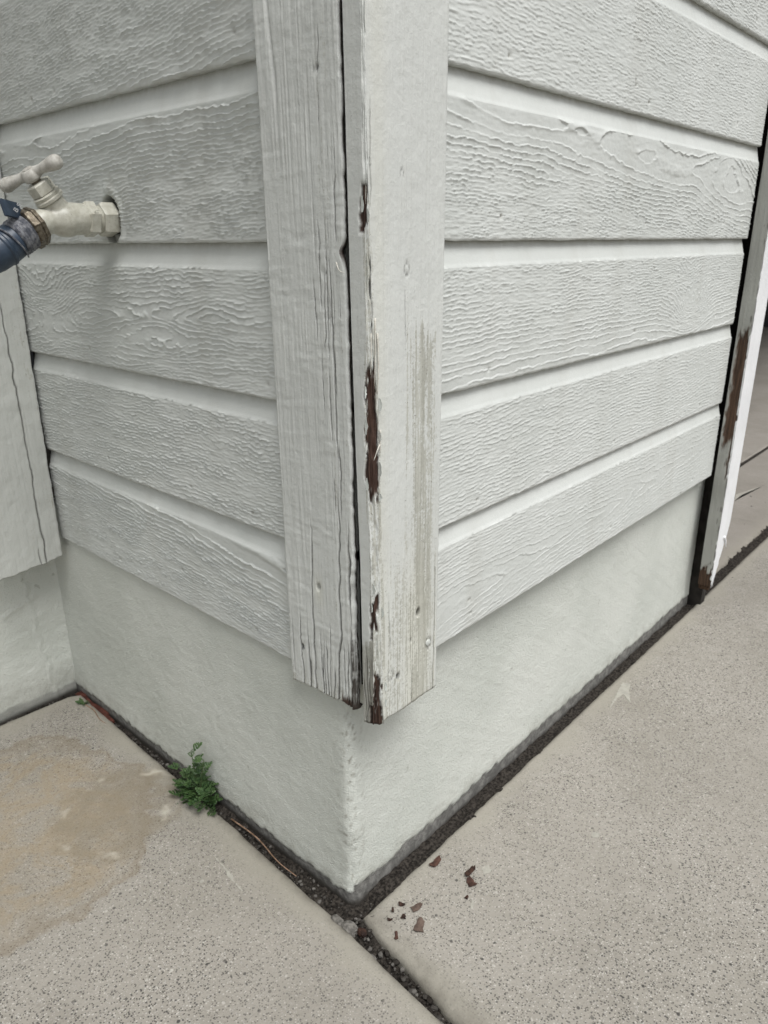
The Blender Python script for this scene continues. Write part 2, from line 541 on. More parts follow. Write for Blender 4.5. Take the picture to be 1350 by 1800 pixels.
# ------------------------------------------------------------------ foundation
def foundation():
    ys = np.arange(FYN + .03, FY + .016, -.004)
    xs = np.concatenate([np.arange(FX + .016, XEND + .056, .004)])
    R = .015
    path, nrm = [], []
    for y in ys: path.append((FX, y)); nrm.append((-1, 0))
    for a in np.linspace(0, 90, 9)[1:-1]:
        a = math.radians(a)
        cx, cy = FX + R, FY + R
        path.append((cx - R * math.cos(a), cy - R * math.sin(a))); nrm.append((-math.cos(a), -math.sin(a)))
    for x in xs: path.append((x, FY)); nrm.append((0, -1))
    xe = xs[-1]
    path += [(xe + .004, FY + .004), (xe + .005, FY + .06)]; nrm += [(.7, -.7), (1, 0)]
    path, nrm = np.array(path), np.array(nrm)
    s = np.concatenate([[0], np.cumsum(np.linalg.norm(np.diff(path, axis=0), axis=1))])
    s0 = s[len(ys) + 3]
    zs = np.arange(-.04, .43, .004)
    S, Z = np.meshgrid(s, zs)
    sc = S - s0                                   # <0 wall facing -x, >0 wall facing -y
    lump = (fbm(S / .05, Z / .05, 51) - .5) * .0014 + (fbm(S / .010, Z / .009, 52, 3) - .5) * .0008
    # slanted trowel strokes on the right face
    st = fbm((sc * .55 + Z * .83) / .010, (sc * .83 - Z * .55) / .16, 53, 3) - .5
    lump = lump + np.where(sc > 0, st * .0008 * ss(0, .06, sc), (fbm(S / .008, Z / .008, 58, 2) - .5) * .0009)
    # ragged corner
    cw = np.exp(-(sc / .022) ** 2)
    lump = lump + cw * ((fbm(Z / .007, S / .006, 54, 3) - .5) * .0020 + (fbm(Z / .08, S / .05, 60, 2) - .5) * .005 + np.exp(-((Z - .14) / .06) ** 2) * .003)
    lump = lump + cw * -.0012 * ss(.66, .8, fbm(Z / .005, S / .005, 59, 2))
    # swelling foot near the soil
    lump = lump + ss(.06, .0, Z) * .003 * (sc > -.9)
    line = .016 + (fbm(S / .012, 1.3, 55, 5) - .5) * .016 + (vn(S / .05, 8.3, 66) > .8) * .006 * vn(S / .006, 2.2, 67) + np.where(sc > 0, .008, -.003)
    bare = 1 - ss(line - .003, line + .002, Z)
    lump = lump - bare * .0025
    dirt_tone = ss(.07, .015, Z) * fbm(S / .02, Z / .02, 56) * .7
    dirt_tone = np.maximum(dirt_tone, cw * ss(.66, .74, fbm(Z / .007, S / .005, 57, 3)) * .8 * ss(.34, .30, Z))
    soil = ss(.004, -.010, Z)
    P = np.zeros(S.shape + (3,))
    P[..., 0] = path[None, :, 0] + nrm[None, :, 0] * lump
    P[..., 1] = path[None, :, 1] + nrm[None, :, 1] * lump
    P[..., 2] = Z
    o = grid_obj('foundation_wall', P, M_FND, house, {'bare': bare, 'dirt_tone': dirt_tone, 'soil': soil})
    tag(o, 'smooth painted concrete base that wraps the house corner')
    # neighbouring wall's base
    xs = np.concatenate([np.linspace(-2.2, -.4, 60), np.arange(-.396, .03, .004)])
    X, Z = np.meshgrid(xs, zs)
    l2 = (fbm(X / .06, Z / .06, 61) - .5) * .004 + (fbm(X / .016, Z / .012, 62, 3) - .5) * .0018
    ridge = np.exp(-((X + .062 + .25 * (Z - .2) * .3 + (vn(Z / .02, 2.2, 63) - .5) * .01) / .003) ** 2) * .0025
    l2 = l2 + ridge
    l2 = l2 + np.exp(-((Z - .255 - X * .35) / .004) ** 2) * .002 * ss(-.14, -.11, X) * ss(-.04, -.06, X)
    line = .014 + (fbm(X / .02, 7.7, 64) - .5) * .016
    bare = (1 - ss(line - .003, line + .003, Z)) * .55
    P = np.stack([X, FYN - l2, Z], -1)
    o = grid_obj('foundation_wall', P, M_FND, house, {'bare': bare, 'dirt_tone': ss(.09, .02, Z) * .4, 'soil': ss(.004, -.01, Z)})
    tag(o, 'painted concrete base of the recessed wall at far left')
foundation()

# ------------------------------------------------------------------ siding
def grain(u, v, k, side, seed):
    """relief height (m) of the embossed wood grain; u along, v up, s = v / FACE"""
    s = v / FACE
    jit = (vn(u / .0075, v / .010, seed) - .5) * .030 + (vn(u / .018, v / .02, seed + 1) - .5) * .024 + (vn(u / .07, v / .06, seed + 2) - .5) * .07 + (vn(u / .004, v / .006, seed + 4) - .5) * .014
    sj = s + jit * .62
    lowf = (fbm(u / .22, s * 1.6, seed + 3, 3) - .5)
    knots = []
    sg = 1
    if side == 'R':
        if k == 5: phi = 26 * sj + 6 * u + 2.0 * lowf; amp = .9; lin = 1
        elif k == 4: phi = 26 * sj + 8 * u + 3.2 * lowf; amp = .68
        elif k == 3:
            v0 = 1.12 - .42 * u - .25 * (u > .85) * (u - .85)
            phi = 21 * np.abs(sj - v0) ** 1.8 + 2.4 * lowf - 2.2 * u; amp = 1.15; sg = 1
            knots = [(1.06, 1.25, .10, .5, -4.0)]
        elif k == 2:
            phi = 17 * (sj + .10) ** 1.8 + 1.6 * lowf - 1.0 * u; amp = .95; sg = -1
            knots = [(.938, .36, .075, .26, 7.5), (.90, .80, .045, .15, 4.0)]
        elif k == 1: phi = 20 * sj - 5.0 * u + 4.0 * lowf; amp = .75; sg = 1
        else:
            v0 = .42 + .35 * (u - .5)
            phi = 20 * np.abs(sj - v0) ** 1.35 + 5 * u + 3.5 * lowf; amp = .62
    else:
        if k >= 4:
            v0 = -.28 + .55 * (u - .15)
            phi = 25 * np.abs(sj - v0) ** 1.3 + 2.2 * lowf - 3 * u; amp = 1.0; sg = -1
        elif k == 3:
            v0 = .92 + .30 * u
            phi = 24 * np.abs(sj - v0) ** 1.5 + 2.0 * lowf; amp = 1.2
        elif k == 2:
            phi = 24 * np.abs(sj - (.55 + .2 * (u - .4))) ** 1.2 + 5.0 * lowf; amp = .85
            knots = [(.10, .72, .09, .35, 5.0), (.42, .45, .07, .12, 3.0)]
        elif k == 1: phi = 25 * sj + 3.0 * u + 3.0 * lowf; amp = .85
        else:
            v0 = 1.40 - .72 * u
            phi = 22 * np.abs(sj - v0) ** 1.7 + 1.3 * lowf; amp = 1.05
    for (ku, ks, ru, rs, kk) in knots:
        phi = phi + kk * np.exp(-((u - ku) / ru) ** 2 - ((s - ks) / rs) ** 2)
    phi = phi * 1.18
    fr = phi - np.floor(phi)
    if sg < 0:
        fr = 1 - fr
    dens = np.abs(np.gradient(phi, axis=0)) / np.maximum(np.gradient(v, axis=0), 1e-6) / 1000   # lines per mm
    h = 1 - fr
    # raised lip next to the step, soft plain elsewhere
    h = .30 * h + .70 * np.exp(-((1 - h) / .13) ** 2)
    a = .30 + .70 * ss(.25, .62, fbm(u / .055, v / .012, seed + 6, 3))
    wide = np.clip(.22 / np.maximum(dens, .02), .55, 1.25)
    fib = (vn(u / .014, v / .0022, seed + 7) - .5) * .00042 * ss(.08, .22, dens) + (vn(u / .006, v / .0035, seed + 8) - .5) * .00022
    return h * a * amp * wide * (.00215 if side == 'L' else .00130) + fib * 1.5

def siding_profile(v):
    """depth behind the lip plane as a function of height in the course"""
    d = np.zeros_like(v)
    t = np.clip((v - FACE) / (E - FACE), 0, 2)
    d = np.where(v > FACE, .0008 + .0080 * t ** .9, 0)
    d = d + ss(.0025, 0, v) * .0012
    return d

def siding_board(wall, side, k, fine=True, ulen=1.0, ustart=0.0, seed=0):
    if fine:
        du, dv = .0024, .00105
        u = np.concatenate([np.arange(0, ulen, du), [ulen]])
        v = np.concatenate([[0], np.arange(.0006, FACE, dv), np.arange(FACE, E + .012, .003)])
    else:
        u = np.linspace(0, ulen, 2); v = np.array([0, .002, FACE, FACE + .001, FACE + .015, E, E + .012])
    U, V = np.meshgrid(u, v)
    if fine:
        g = grain(U + ustart, V, k, side, seed)
        g = g * ss(FACE + .0015, FACE - .002, V) * ss(-.001, .0015, V)
        g = g + (fbm(U / .02, V / .02, seed + 11) - .5) * .0005
        Vz = V + np.where(V < .004, (fbm(U / .012, 2.2, seed + 12, 3) - .5) * .0022 * (1 - V / .004), 0)
    else:
        g = 0 * U; Vz = V
    D = siding_profile(V) - g
    dirt_tone = 0 * U
    hole = 0 * U
    z0 = Z5 + E * k
    if fine:
        dirt_tone = dirt_tone + ss(.006, .0, V) * .35 * fbm(U / .02, 1.1, seed + 13) + ss(E - .012, E - .001, V) * .45  # dirt along the lip edge, plus a darker band at the recess top
    marks = {('R', 4): [(.602, .035, .003), (.600, .041, .002)], ('R', 1): [(.598, .031, .0025)], ('R', 0): [(1.023, .004, .003), (.224, .046, .0025)],
             ('L', 1): [(.80 - .313, .056, .002), (.80 - .332, .027, .0022)], ('L', 0): [(.80 - .379, .060, .003)], ('L', 4): [(.80 - .646, .020, .003)]}.get((side, k), [])
    if fine:
        rn = random.Random(seed)
        marks = marks + [(ustart + uu + rn.uniform(-.03, .03), rn.uniform(.016, .030), .0028) for uu in np.arange(.22, ulen, .41)]
        for mu, mv, mr in marks:
            q = np.hypot(U + ustart - mu, V - mv) / mr
            D = D + .0022 * np.exp(-q ** 2)
            dirt_tone = np.maximum(dirt_tone, np.exp(-(q / .9) ** 2) * rn.uniform(.25, .9))
        if side == 'L' and k == 3:
            # oval cut-out round the tap's pipe, with a smear of old caulk
            q = np.hypot((U - (.80 - .462)) / .0245, (V - (.933 - z0)) / .031)
            q = q + (fbm(U / .01, V / .01, 77) - .5) * .14
            inside = 1 - ss(.94, 1.0, q)
            D = D + inside * .016
            hole = inside * .85
            rim = np.exp(-((q - 1.28) / .16) ** 2) * ss(1.0, 1.06, q) * (U > .80 - .47)
            D = D - rim * .0016 + rim * (fbm(U / .004, V / .004, 78) - .5) * .0018
            q2 = np.hypot((U - (.80 - .343)) / .018, (V - (1.041 - z0)) / .014) + (fbm(U / .008, V / .008, 79) - .5) * .5
            dirt_tone = np.maximum(dirt_tone, (1 - ss(.2, 1.0, q2)) * .22)
            q3 = np.hypot((U - (.80 - .452)) / .012, (V - (.975 - z0)) / .018) + (fbm(U / .008, V / .008, 80) - .5) * .5
            dirt_tone = np.maximum(dirt_tone, (1 - ss(.5, 1.0, q3)) * .30)
    Z = z0 + Vz
    if side == 'R':
        P = np.stack([U + ustart, D, Z], -1); ax = 1
    elif side == 'L':
        P = np.stack([LX + D, YIN - U, Z], -1); ax = 0
    else:
        P = np.stack([U + ustart, .835 + D, Z], -1); ax = 1
    back = {'R': .016, 'L': LX + .016, 'N': .851}[side]
    # close the board with a skirt to its back
    def pad(A, row, col_):
        return np.pad(A, ((1, 1), (1, 1)), mode='edge')
    P = np.stack([np.pad(P[..., i], 1, mode='edge') for i in range(3)], -1)
    P[0, :, ax] = back; P[-1, :, ax] = back; P[:, 0, ax] = back; P[:, -1, ax] = back
    return grid_obj('siding_board', P, M_SID, wall, {'dirt_tone': np.pad(dirt_tone, 1, mode='edge'), 'hole': np.pad(hole, 1, mode='edge')},
                    flat_rows=(0, -1), flat_cols=(0, -1))

def wall_back(bm, label):
    o = bm_obj('siding_wall', bm, M_DARK, house)
    tag(o, label)
    return o
wall_r = wall_back(box_bm(.03, XEND + .005, .030, .10, .38, 2.86), 'brightly lit siding wall right of the corner boards')
wall_l = wall_back(box_bm(.020, .09, .104, YIN + .05, .38, 2.86), 'shaded siding wall left of the corner boards, carrying the tap')
wall_n = wall_back(box_bm(-2.2, .012, .860, .95, .44, 2.86), 'siding wall of the recess at far left')
for k in range(0, 14):
    if k <= 5:
        siding_board(wall_r, 'R', k, True, XEND - .03 - (.004 * ((k * 7) % 3)), .03, 100 + 17 * k)
    else:
        siding_board(wall_r, 'R', k, False, XEND - .03, .03)
    if k <= 4:
        siding_board(wall_l, 'L', k, True, YIN - .012, 0, 300 + 23 * k)
    else:
        siding_board(wall_l, 'L', k, False, YIN - .012, 0)
    siding_board(wall_n, 'N', k, False, 2.13, -2.2)

# ------------------------------------------------------------------ corner boards
def cracks(coord, Z, lst, seed):
    """vertical splits: list of (points [(c, z)...] from top to bottom, width) -> depth 0..1"""
    out = np.zeros_like(Z)
    for i, (pts, w) in enumerate(lst):
        pts = sorted(pts, key=lambda q: q[1])
        zz = [q[1] for q in pts]; cc = [q[0] for q in pts]
        c0 = np.interp(Z, zz, cc) + (vn(Z / .022, 3.1, seed + i) - .5) * .0032 + (vn(Z / .006, 1.7, seed + i + 50) - .5) * .0010
        L = zz[-1] - zz[0]
        env = ss(zz[0] - .003, zz[0] + .25 * L if zz[0] > .37 else zz[0], Z) * (1 - ss(zz[-1] - .35 * L, zz[-1], Z))
        ww = w * (.35 + .65 * env) * (.7 + .6 * vn(Z / .03, 5.5, seed + i + 9))
        out = np.maximum(out, np.exp(-((coord - c0) / ww) ** 2) * ((Z > zz[0]) & (Z < zz[-1])) * np.clip(env * 1.6, 0, 1))
    return out

ZS = np.concatenate([np.arange(0, .80, .0028), np.linspace(.803, 2.50, 60)])

def right_corner_board():
    zb = .346
    z = zb + ZS
    nfront, ncham, nend = 150, 20, 30
    XO, YF = .103, -.036
    zt = [.34, .42, .50, .56, .635, .69, .775, .80, .86, .95, 1.1, 2.6]
    xe = np.interp(z, [.34, .56, .69, .86, 1.1, 2.6], [-.0125, -.0145, -.016, -.019, -.021, -.022])
    cx = np.interp(z, zt, [.0125, .0105, .0085, .0085, .0105, .0105, .0085, .0065, .0050, .0035, .003, .003])
    cx = cx + (vn(z / .006, .5, 5) - .5) * .0016 + (vn(z / .02, .5, 6) - .5) * .0028
    cy = np.interp(z, zt, [.009, .0055, .0055, .005, .008, .009, .006, .004, .004, .003, .003, .003]) + (vn(z / .012, 1.5, 7) - .5) * .0015
    yb = np.interp(z, [.34, .56, .69, 1.1, 2.6], [-.0130, -.0140, -.0120, -.0118, -.0118])
    tf = np.linspace(0, 1, nfront); tc = np.linspace(0, 1, ncham + 2)[1:-1]; te = np.linspace(0, 1, nend)
    cols, sec = [], []
    n = len(z)
    X = np.zeros((n, 4 + nfront + ncham + nend)); Y = np.zeros_like(X); NX = np.zeros_like(X); NY = np.zeros_like(X)
    # order right outer edge is last so that normals face outwards (u = +x on the front)
    j = 0
    for t in te[::-1]:
        pass
    # start: back of end face -> arris -> front -> outer edge
    for t in te:
        X[:, j] = xe; Y[:, j] = yb + (YF + cy - yb) * t; NX[:, j] = -1; j += 1
    for t in tc:
        X[:, j] = xe + cx * t; Y[:, j] = YF + cy * (1 - t); NX[:, j] = -.6; NY[:, j] = -.8; j += 1
    for t in tf:
        X[:, j] = xe + cx + (XO - .002 - xe - cx) * t; Y[:, j] = YF; NY[:, j] = -1; j += 1
    X[:, j] = XO - .0006; Y[:, j] = YF + .0006; NX[:, j] = .7; NY[:, j] = -.7; j += 1
    X[:, j] = XO; Y[:, j] = YF + .002; NX[:, j] = 1; j += 1
    X[:, j] = XO; Y[:, j] = YF + .02; NX[:, j] = 1; j += 1
    X[:, j] = XO; Y[:, j] = -.002; NX[:, j] = 1; j += 1
    Z = np.repeat(z[:, None], X.shape[1], 1)
    idx = np.arange(X.shape[1])[None, :] + 0 * Z
    end = (idx < nend); cham = (idx >= nend) & (idx < nend + ncham); front = (idx >= nend + ncham) & (idx < nend + ncham + nfront)
    S = np.where(end, (Y - YF), np.where(cham, 0, -(X + .02)))      # + on the end face, - on the front
    xf = X
    # --- masks
    rag = (fbm(Z / .012, X / .003, 21) - .5)
    def band(z0, z1, soft=.006):
        return ss(z0 - soft, z0 + soft, Z + rag * .05) * (1 - ss(z1 - soft, z1 + soft, Z + rag * .05))
    tt = np.where(cham, (idx - nend) / ncham, np.where(end, -.9 * (Y - (YF + cy[:, None])) / .010, 1 + (X - (xe + cx)[:, None]) / .006))
    edge = lambda a, b: ss(a - .12, a + .05, tt + rag * .9) * (1 - ss(b - .05, b + .12, tt + rag * .9))
    peel = np.maximum.reduce([band(.905, .946) * edge(-.55, .55), band(.640, .777) * edge(-.05, 1.0), band(.470, .513, .003) * edge(-.25, .55),
                              band(.30, .372, .004) * edge(-.6, .85), band(.37, .415, .003) * edge(-.02, .75)])
    weath_edge = (cham | (end & (tt > -.25)) | (front & (tt < 1.4))) * ss(.98, .90, Z) * .55
    streak = fbm(X / .006, Z / .16, 22, 3)
    w1 = np.exp(-((X - (.068 + .004 * ss(.80, .66, Z))) / .023) ** 4) * ss(.835, .795, Z + (streak - .5) * .05) * 1.05
    w1 = w1 * (.50 + .75 * (fbm(X / .006, Z / .09, 23, 4) - .12)) * (.65 + .6 * fbm(X / .02, Z / .03, 40))
    w2 = np.exp(-((X - .041) / .0042) ** 2) * ss(.86, .84, Z) * (.30 + .45 * vn(Z / .04, X / .003, 24))
    w3 = ss(.66, .46, Z) * (.18 + .75 * streak) * (X < .098)
    weather = np.clip(np.maximum.reduce([w1 * front, w2 * front, w3 * front * .9, weath_edge]), 0, 1)
    dark = end * (ss(.47, .42, Z + rag * .03) * .85 * (fbm(Y / .0018, Z / .03, 25, 3) + .1))
    weather = np.maximum(weather, end * ss(.49, .465, Z + rag * .05 + (Y - YF) * 1.1 + (vn(Y / .004, .5, 37) - .5) * .03) * .95)
    cream = front * np.clip(ss(.60, .45, Z) * np.exp(-((X - .062) / .022) ** 2) * 1.1 + np.exp(-((X + .003) / .012) ** 2) * .5 + .25 * ss(.7, .4, Z), 0, 1)
    # --- relief
    dep = (fbm(X / .0022, Z / .07, 26, 3) - .5) * .0006 * front
    dep = dep + (fbm(X / .012, Z / .012, 27) - .5) * .0006
    dep = dep + weather * (fbm(X / .0016, Z / .05, 28, 2) - .3) * .0008
    dep = dep + cham * ((vn(tt * 5, Z / .035, 29) - .5) * .0030 + (vn(tt * 9, Z / .010, 30) - .5) * .0012)
    dep = dep + peel * (.0016 + (vn((X - Y) / .0018, Z / .03, 31)) * .0022)
    hole = 0 * Z
    for hx, hz, hr, hd, dk in ((.064, .470, .0042, .007, .85), (.026, .396, .0040, .006, .85), (.050, .437, .0018, .003, .9), (.085, .4185, .0052, .001, 0),):
        q = np.hypot(X - hx, (Z - hz) * .75) / hr + 9 * (~front)
        ins = 1 - ss(.75, 1.1, q)
        dep = dep + ins * hd
        hole = np.maximum(hole, ins * dk * ss(-1, .6, (X - hx) / hr))
    ringm = 0 * Z
    for hx, hz, hr in ((.040, .875, .0042), (.012, .405, .0050), (.032, .964, .0026), (.085, .4185, .0058)):
        q = np.hypot(X - hx, (Z - hz) * .75) / hr + 9 * (~front)
        rr = np.exp(-((q - 1) / .14) ** 2)
        dep = dep + rr * .0012
        ringm = np.maximum(ringm, rr * .55)
    ck = cracks(X, Z, [([(.0955, .56), (.0965, .346)], .0005), ([(.010, .52), (.012, .43)], .0004), ([(.037, .86), (.039, .80)], .0004), ([(.052, .40), (.053, .346)], .0006)], 71) * front
    ckE = cracks(Y, Z, [([(-.019, .46), (-.020, .346)], .0006), ([(-.024, .44), (-.0245, .346)], .0005), ([(-.016, .42), (-.016, .346)], .0005)], 81) * end
    ck2 = cracks(X, Z, [([(-.013, 1.03), (-.0125, .93)], .0006), ([(-.0145, .90), (-.013, .81)], .0007)], 91) * (cham | front)
    ck = np.maximum.reduce([ck, ckE, ck2])
    dep = dep + ck * .0030
    # end grain chipped at the bottom
    zoff = ((vn(idx / 21.0, .5, 33) - .5) * .005 + (vn(idx / 3.0, .5, 34) - .5) * .0016) * np.exp(-(Z - zb) / .012)
    zoff = zoff + np.where(cham | end, -.004, 0) * np.exp(-(Z - zb) / .02)
    P = np.stack([X - NX * dep, Y - NY * dep, Z + zoff], -1)
    # bottom cap
    cap = P[:1].copy(); cap[..., 0] = np.clip(cap[..., 0], .0, .09); cap[..., 1] = -.016; cap[..., 2] = zb + .001
    P = np.concatenate([cap, P], 0)
    f = lambda a: np.concatenate([a[:1], a], 0)
    o = grid_obj('corner_board', P, M_TRIM, house, {'peel': f(peel), 'weather': f(weather), 'dark': f(np.clip(dark, 0, 1)), 'crack': f(np.maximum.reduce([ck * .85, hole, ringm])), 'cream': f(cream)},
                 flat_rows=(0,))
    tag(o, 'bright corner board with peeling arris, bare brown wood and worn streaks')
    return o
cb_r = right_corner_board()

def left_corner_board():
    zb = .350
    z = zb + ZS
    xf = np.interp(z, [.34, .7, 1.1, 2.6], [-.0125, -.0165, -.021, -.022])
    ya = np.interp(z, [.34, .45, .56, .69, .88, 1.1, 2.6], [.0010, -.0002, -.0022, -.0036, -.0042, -.0050, -.0050])
    ya = ya + (vn(z / .008, .3, 8) - .5) * .0018 + (vn(z / .04, .3, 9) - .5) * .0018
    ya = ya + .0055 * np.exp(-((z - .893) / .006) ** 2) + .003 * np.exp(-((z - .883) / .010) ** 2)
    yo = np.interp(z, [.34, 1.1, 2.6], [.1215, .1125, .1125])
    r = np.interp(z, [.34, .48, .60, 2.6], [.0062, .0050, .0030, .0022])
    nf, nr, ns = 160, 9, 10
    n = len(z); m = 4 + nf + nr + ns
    X = np.zeros((n, m)); Y = np.zeros_like(X); NX = np.zeros_like(X); NY = np.zeros_like(X)
    j = 0
    for d_, (nx, ny) in zip((.026, .012, .002, .0005), ((0, 1), (0, 1), (-.4, .9), (-.7, .7))):
        X[:, j] = xf + d_; Y[:, j] = yo - (0.0006 if d_ < .001 else 0); NX[:, j] = nx; NY[:, j] = ny; j += 1
    for t in np.linspace(0, 1, nf):
        X[:, j] = xf; Y[:, j] = yo - .002 + (ya + r - yo + .002) * t; NX[:, j] = -1; j += 1
    for a in np.linspace(0, math.pi / 2, nr + 1)[1:]:
        X[:, j] = xf + r * (1 - math.cos(a)); Y[:, j] = ya + r - r * math.sin(a); NX[:, j] = -math.cos(a); NY[:, j] = -math.sin(a); j += 1
    for t in np.linspace(0, 1, ns + 1)[1:]:
        X[:, j] = xf + r + (.026 - r) * t; Y[:, j] = ya + .024 * np.maximum(t - .12, 0); NY[:, j] = -.7; NX[:, j] = .7; j += 1
    Z = np.repeat(z[:, None], m, 1)
    idx = np.arange(m)[None, :] + 0 * Z
    face = (idx >= 4) & (idx < 4 + nf)
    rnd = (idx >= 4 + nf)
    rag = fbm(Z / .012, Y / .003, 121) - .5
    dep = (fbm(Y / .0024, Z / .10, 122, 3) - .5) * .0009
    dep = dep + (fbm(Y / .03, Z / .0032, 123, 2) - .5) * .0015 * ss(.4, .7, fbm(Y / .05, Z / .03, 124))
    saw = np.exp(-(((Z + .12 * (Y - .05)) / .034) % 1.0 - .5) ** 2 / .004) * ss(.35, .65, fbm(Y / .04, Z / .05, 125))
    dep = dep - saw * .0003
    dep = dep + (fbm(Y / .014, Z / .02, 126) - .5) * .0008
    # long groove top left
    gy = np.interp(Z, [1.0, 1.05, 1.12], [.0855, .086, .092])
    dep = dep + np.exp(-((Y - gy) / .0022) ** 2) * .0022 * ss(1.02, 1.045, Z)
    lst = [([(.066, .61), (.071, .50), (.0745, .346)], .0007), ([(.0165, .665), (.020, .56), (.0225, .50), (.0225, .45), (.0295, .42), (.031, .346)], .0009),
           ([(.0965, .47), (.098, .346)], .0006), ([(.0820, .40), (.0835, .346)], .0006), ([(.0575, .42), (.059, .346)], .0006), ([(.049, .43), (.050, .346)], .0005),
           ([(.0375, .40), (.039, .346)], .0006), ([(.0155, .91), (.0175, .80), (.0170, .66)], .0006), ([(.0205, .90), (.0225, .78)], .0004), ([(.027, .88), (.0285, .79)], .0004),
           ([(.0305, .92), (.032, .83)], .0004), ([(.0125, .70), (.0135, .60)], .0005), ([(.041, .875), (.042, .80)], .0003), ([(.006, .97), (.008, .90)], .0005),
           ([(.0415, .47), (.044, .346)], .0004), ([(.0225, 1.09), (.0225, 1.055)], .0003), ([(.025, 1.035), (.026, 1.005)], .0003),
           ([(.0035, .62), (.0045, .42), (.007, .346)], .0011), ([(.0105, .45), (.013, .346)], .0006), ([(.034, .80), (.035, .72)], .0003), ([(.0235, .78), (.0245, .69)], .0004)]
    ck = cracks(Y, Z, [(a_, w_ * 1.6) for a_, w_ in lst], 131) * face
    # many hair cracks on the right third
    hair = ss(.80, .90, vn(Y / .0013, Z / .07, 127)) * ss(.05, .02, Y) * ss(.36, .60, fbm(Y / .03, Z / .09, 128)) * face
    ck = np.maximum(ck, hair * .6)
    low = ss(.84, .92, vn(Y / .0020, Z / .10, 140)) * ss(.47, .38, Z) * face
    ck = np.maximum(ck, low * .9)
    dep = dep + ck * .0032
    dark = rnd * ss(.50, .41, Z + rag * .08) * np.clip(ss(.40, .36, Z) * .9 + (fbm(Y / .004 + X / .004, Z / .012, 129, 3) - .34) * 7, 0, 1)
    dark = np.maximum(dark, rnd * np.clip((vn((X + Y) / .003, Z / .012, 130) - .70) * 9, 0, 1) * ss(.56, .45, Z) * .9)
    dark = np.maximum(dark, face * ss(.012, .0, Y) * ss(.42, .38, Z) * .8 * (vn(Y / .0015, Z / .02, 132) > .45))
    peel = np.clip(((idx > 4 + nf - 26) & (idx < m - 6)) * ss(.366, .356, Z + rag * .02) * 1.0, 0, 1)
    peel = np.maximum(peel, (idx > 4 + nf + 2) * np.exp(-((Z - .890) / .008) ** 2) * .9)
    gap_shade = idx > 4 + nf + nr - 1
    peel = np.maximum(peel, gap_shade * 1.0); dark = np.maximum(dark, gap_shade * 1.0)  # unpainted side, darkened in colour so the gap between boards looks black
    dep = dep + rnd * (vn((X + Y) / .003, Z / .012, 133) - .5) * .0016 * ss(.62, .5, Z)
    hole = 0 * Z
    for hy, hz, hr, hd, dk in ((.059, .504, .0042, .004, .25), (.096, .407, .0036, .007, 1.0), (.024, 1.055, .0022, .004, .95), (.028, 1.054, .0030, .001, .25), (.027, .872, .0040, .0012, 0)):
        q = np.hypot(Y - hy, (Z - hz) * .8) / hr + 9 * (~face)
        ins = 1 - ss(.7, 1.1, q)
        dep = dep + ins * hd
        hole = np.maximum(hole, ins * dk)
    cream = face * np.exp(-(np.hypot(Y - .059, (Z - .498) * .4) / .008) ** 2) * .9
    weather = face * (.16 * ss(.62, .5, fbm(Y / .004, Z / .14, 134, 3)) * ss(.05, .02, Y) + ss(.39, .35, Z + rag * .03) * .45)
    weather = weather + .04
    zoff = ((vn(idx / 23.0, .5, 135) - .5) * .005 + (vn(idx / 3.0, .5, 136) - .5) * .0016) * np.exp(-(Z - zb) / .012) + np.interp(Y, [-.01, .12], [.003, -.004]) * np.exp(-(Z - zb) / .2)
    zoff = zoff - np.where(rnd, .002, 0) * np.exp(-(Z - zb) / .01)
    P = np.stack([X - NX * dep, Y - NY * dep, Z + zoff], -1)
    cap = P[:1].copy(); cap[..., 0] = .002; cap[..., 1] = np.clip(cap[..., 1], .002, .11); cap[..., 2] = zb + .002
    P = np.concatenate([cap, P], 0)
    f = lambda a: np.concatenate([a[:1], a], 0)
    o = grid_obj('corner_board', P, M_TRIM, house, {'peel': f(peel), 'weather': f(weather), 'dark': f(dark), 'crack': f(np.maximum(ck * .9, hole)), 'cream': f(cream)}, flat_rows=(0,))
    tag(o, 'shaded corner board with long vertical cracks and split lower end')
    return o
cb_l = left_corner_board()

def nail(parent, c, n, r, mat):
    d = Vector(n)
    b = lathe_bm(Vector(c) - d * .003, d, [(0, r), (.0026, r), (.0034, r * .86), (.0036, r * .4)], 16)
    return bm_obj('nail_head', b, mat, parent, True)
M_NAIL = mat_simple('painted_nail', (.46, .48, .45), (.58, .60, .57), 300, .55, .4)
nail(cb_r, (.085, -.0362, .4185), (0, -1, 0), .0045, M_NAIL)
nail(cb_r, (.012, -.0352, .405), (0, -1, 0), .0040, M_NAIL)
nail(cb_r, (.040, -.0352, .875), (0, -1, 0), .0034, M_NAIL)

# splinters hanging off the broken arris
M_SPL = mat_simple('splinter_wood', (.52, .50, .44), (.64, .63, .57), 200, .7, .25)
def splinter(parent, pts, r, mat=M_SPL):
    q = spline(pts, 5)
    return bm_obj('splinter', tube_bm(q, np.linspace(r, r * .25, len(q)), 5), mat, parent, True)
splinter(cb_r, [(-.0095, -.0365, .830), (-.0105, -.0372, .795), (-.0115, -.0365, .762)], .0011)
splinter(cb_r, [(-.0070, -.0372, .815), (-.0070, -.0380, .780), (-.0085, -.0375, .752)], .0011)
splinter(cb_r, [(-.0130, -.0345, .815), (-.0138, -.0345, .79), (-.0145, -.0340, .774)], .0009)
splinter(cb_r, [(-.0060, -.0380, .699), (-.0115, -.0400, .695), (-.0160, -.0385, .684)], .0012)
splinter(cb_r, [(-.0045, -.0375, .715), (-.0050, -.0380, .70), (-.0050, -.0378, .690)], .0010)
splinter(cb_r, [(-.0155, -.0330, .99), (-.0165, -.0335, .965), (-.0170, -.0330, .935)], .0009)
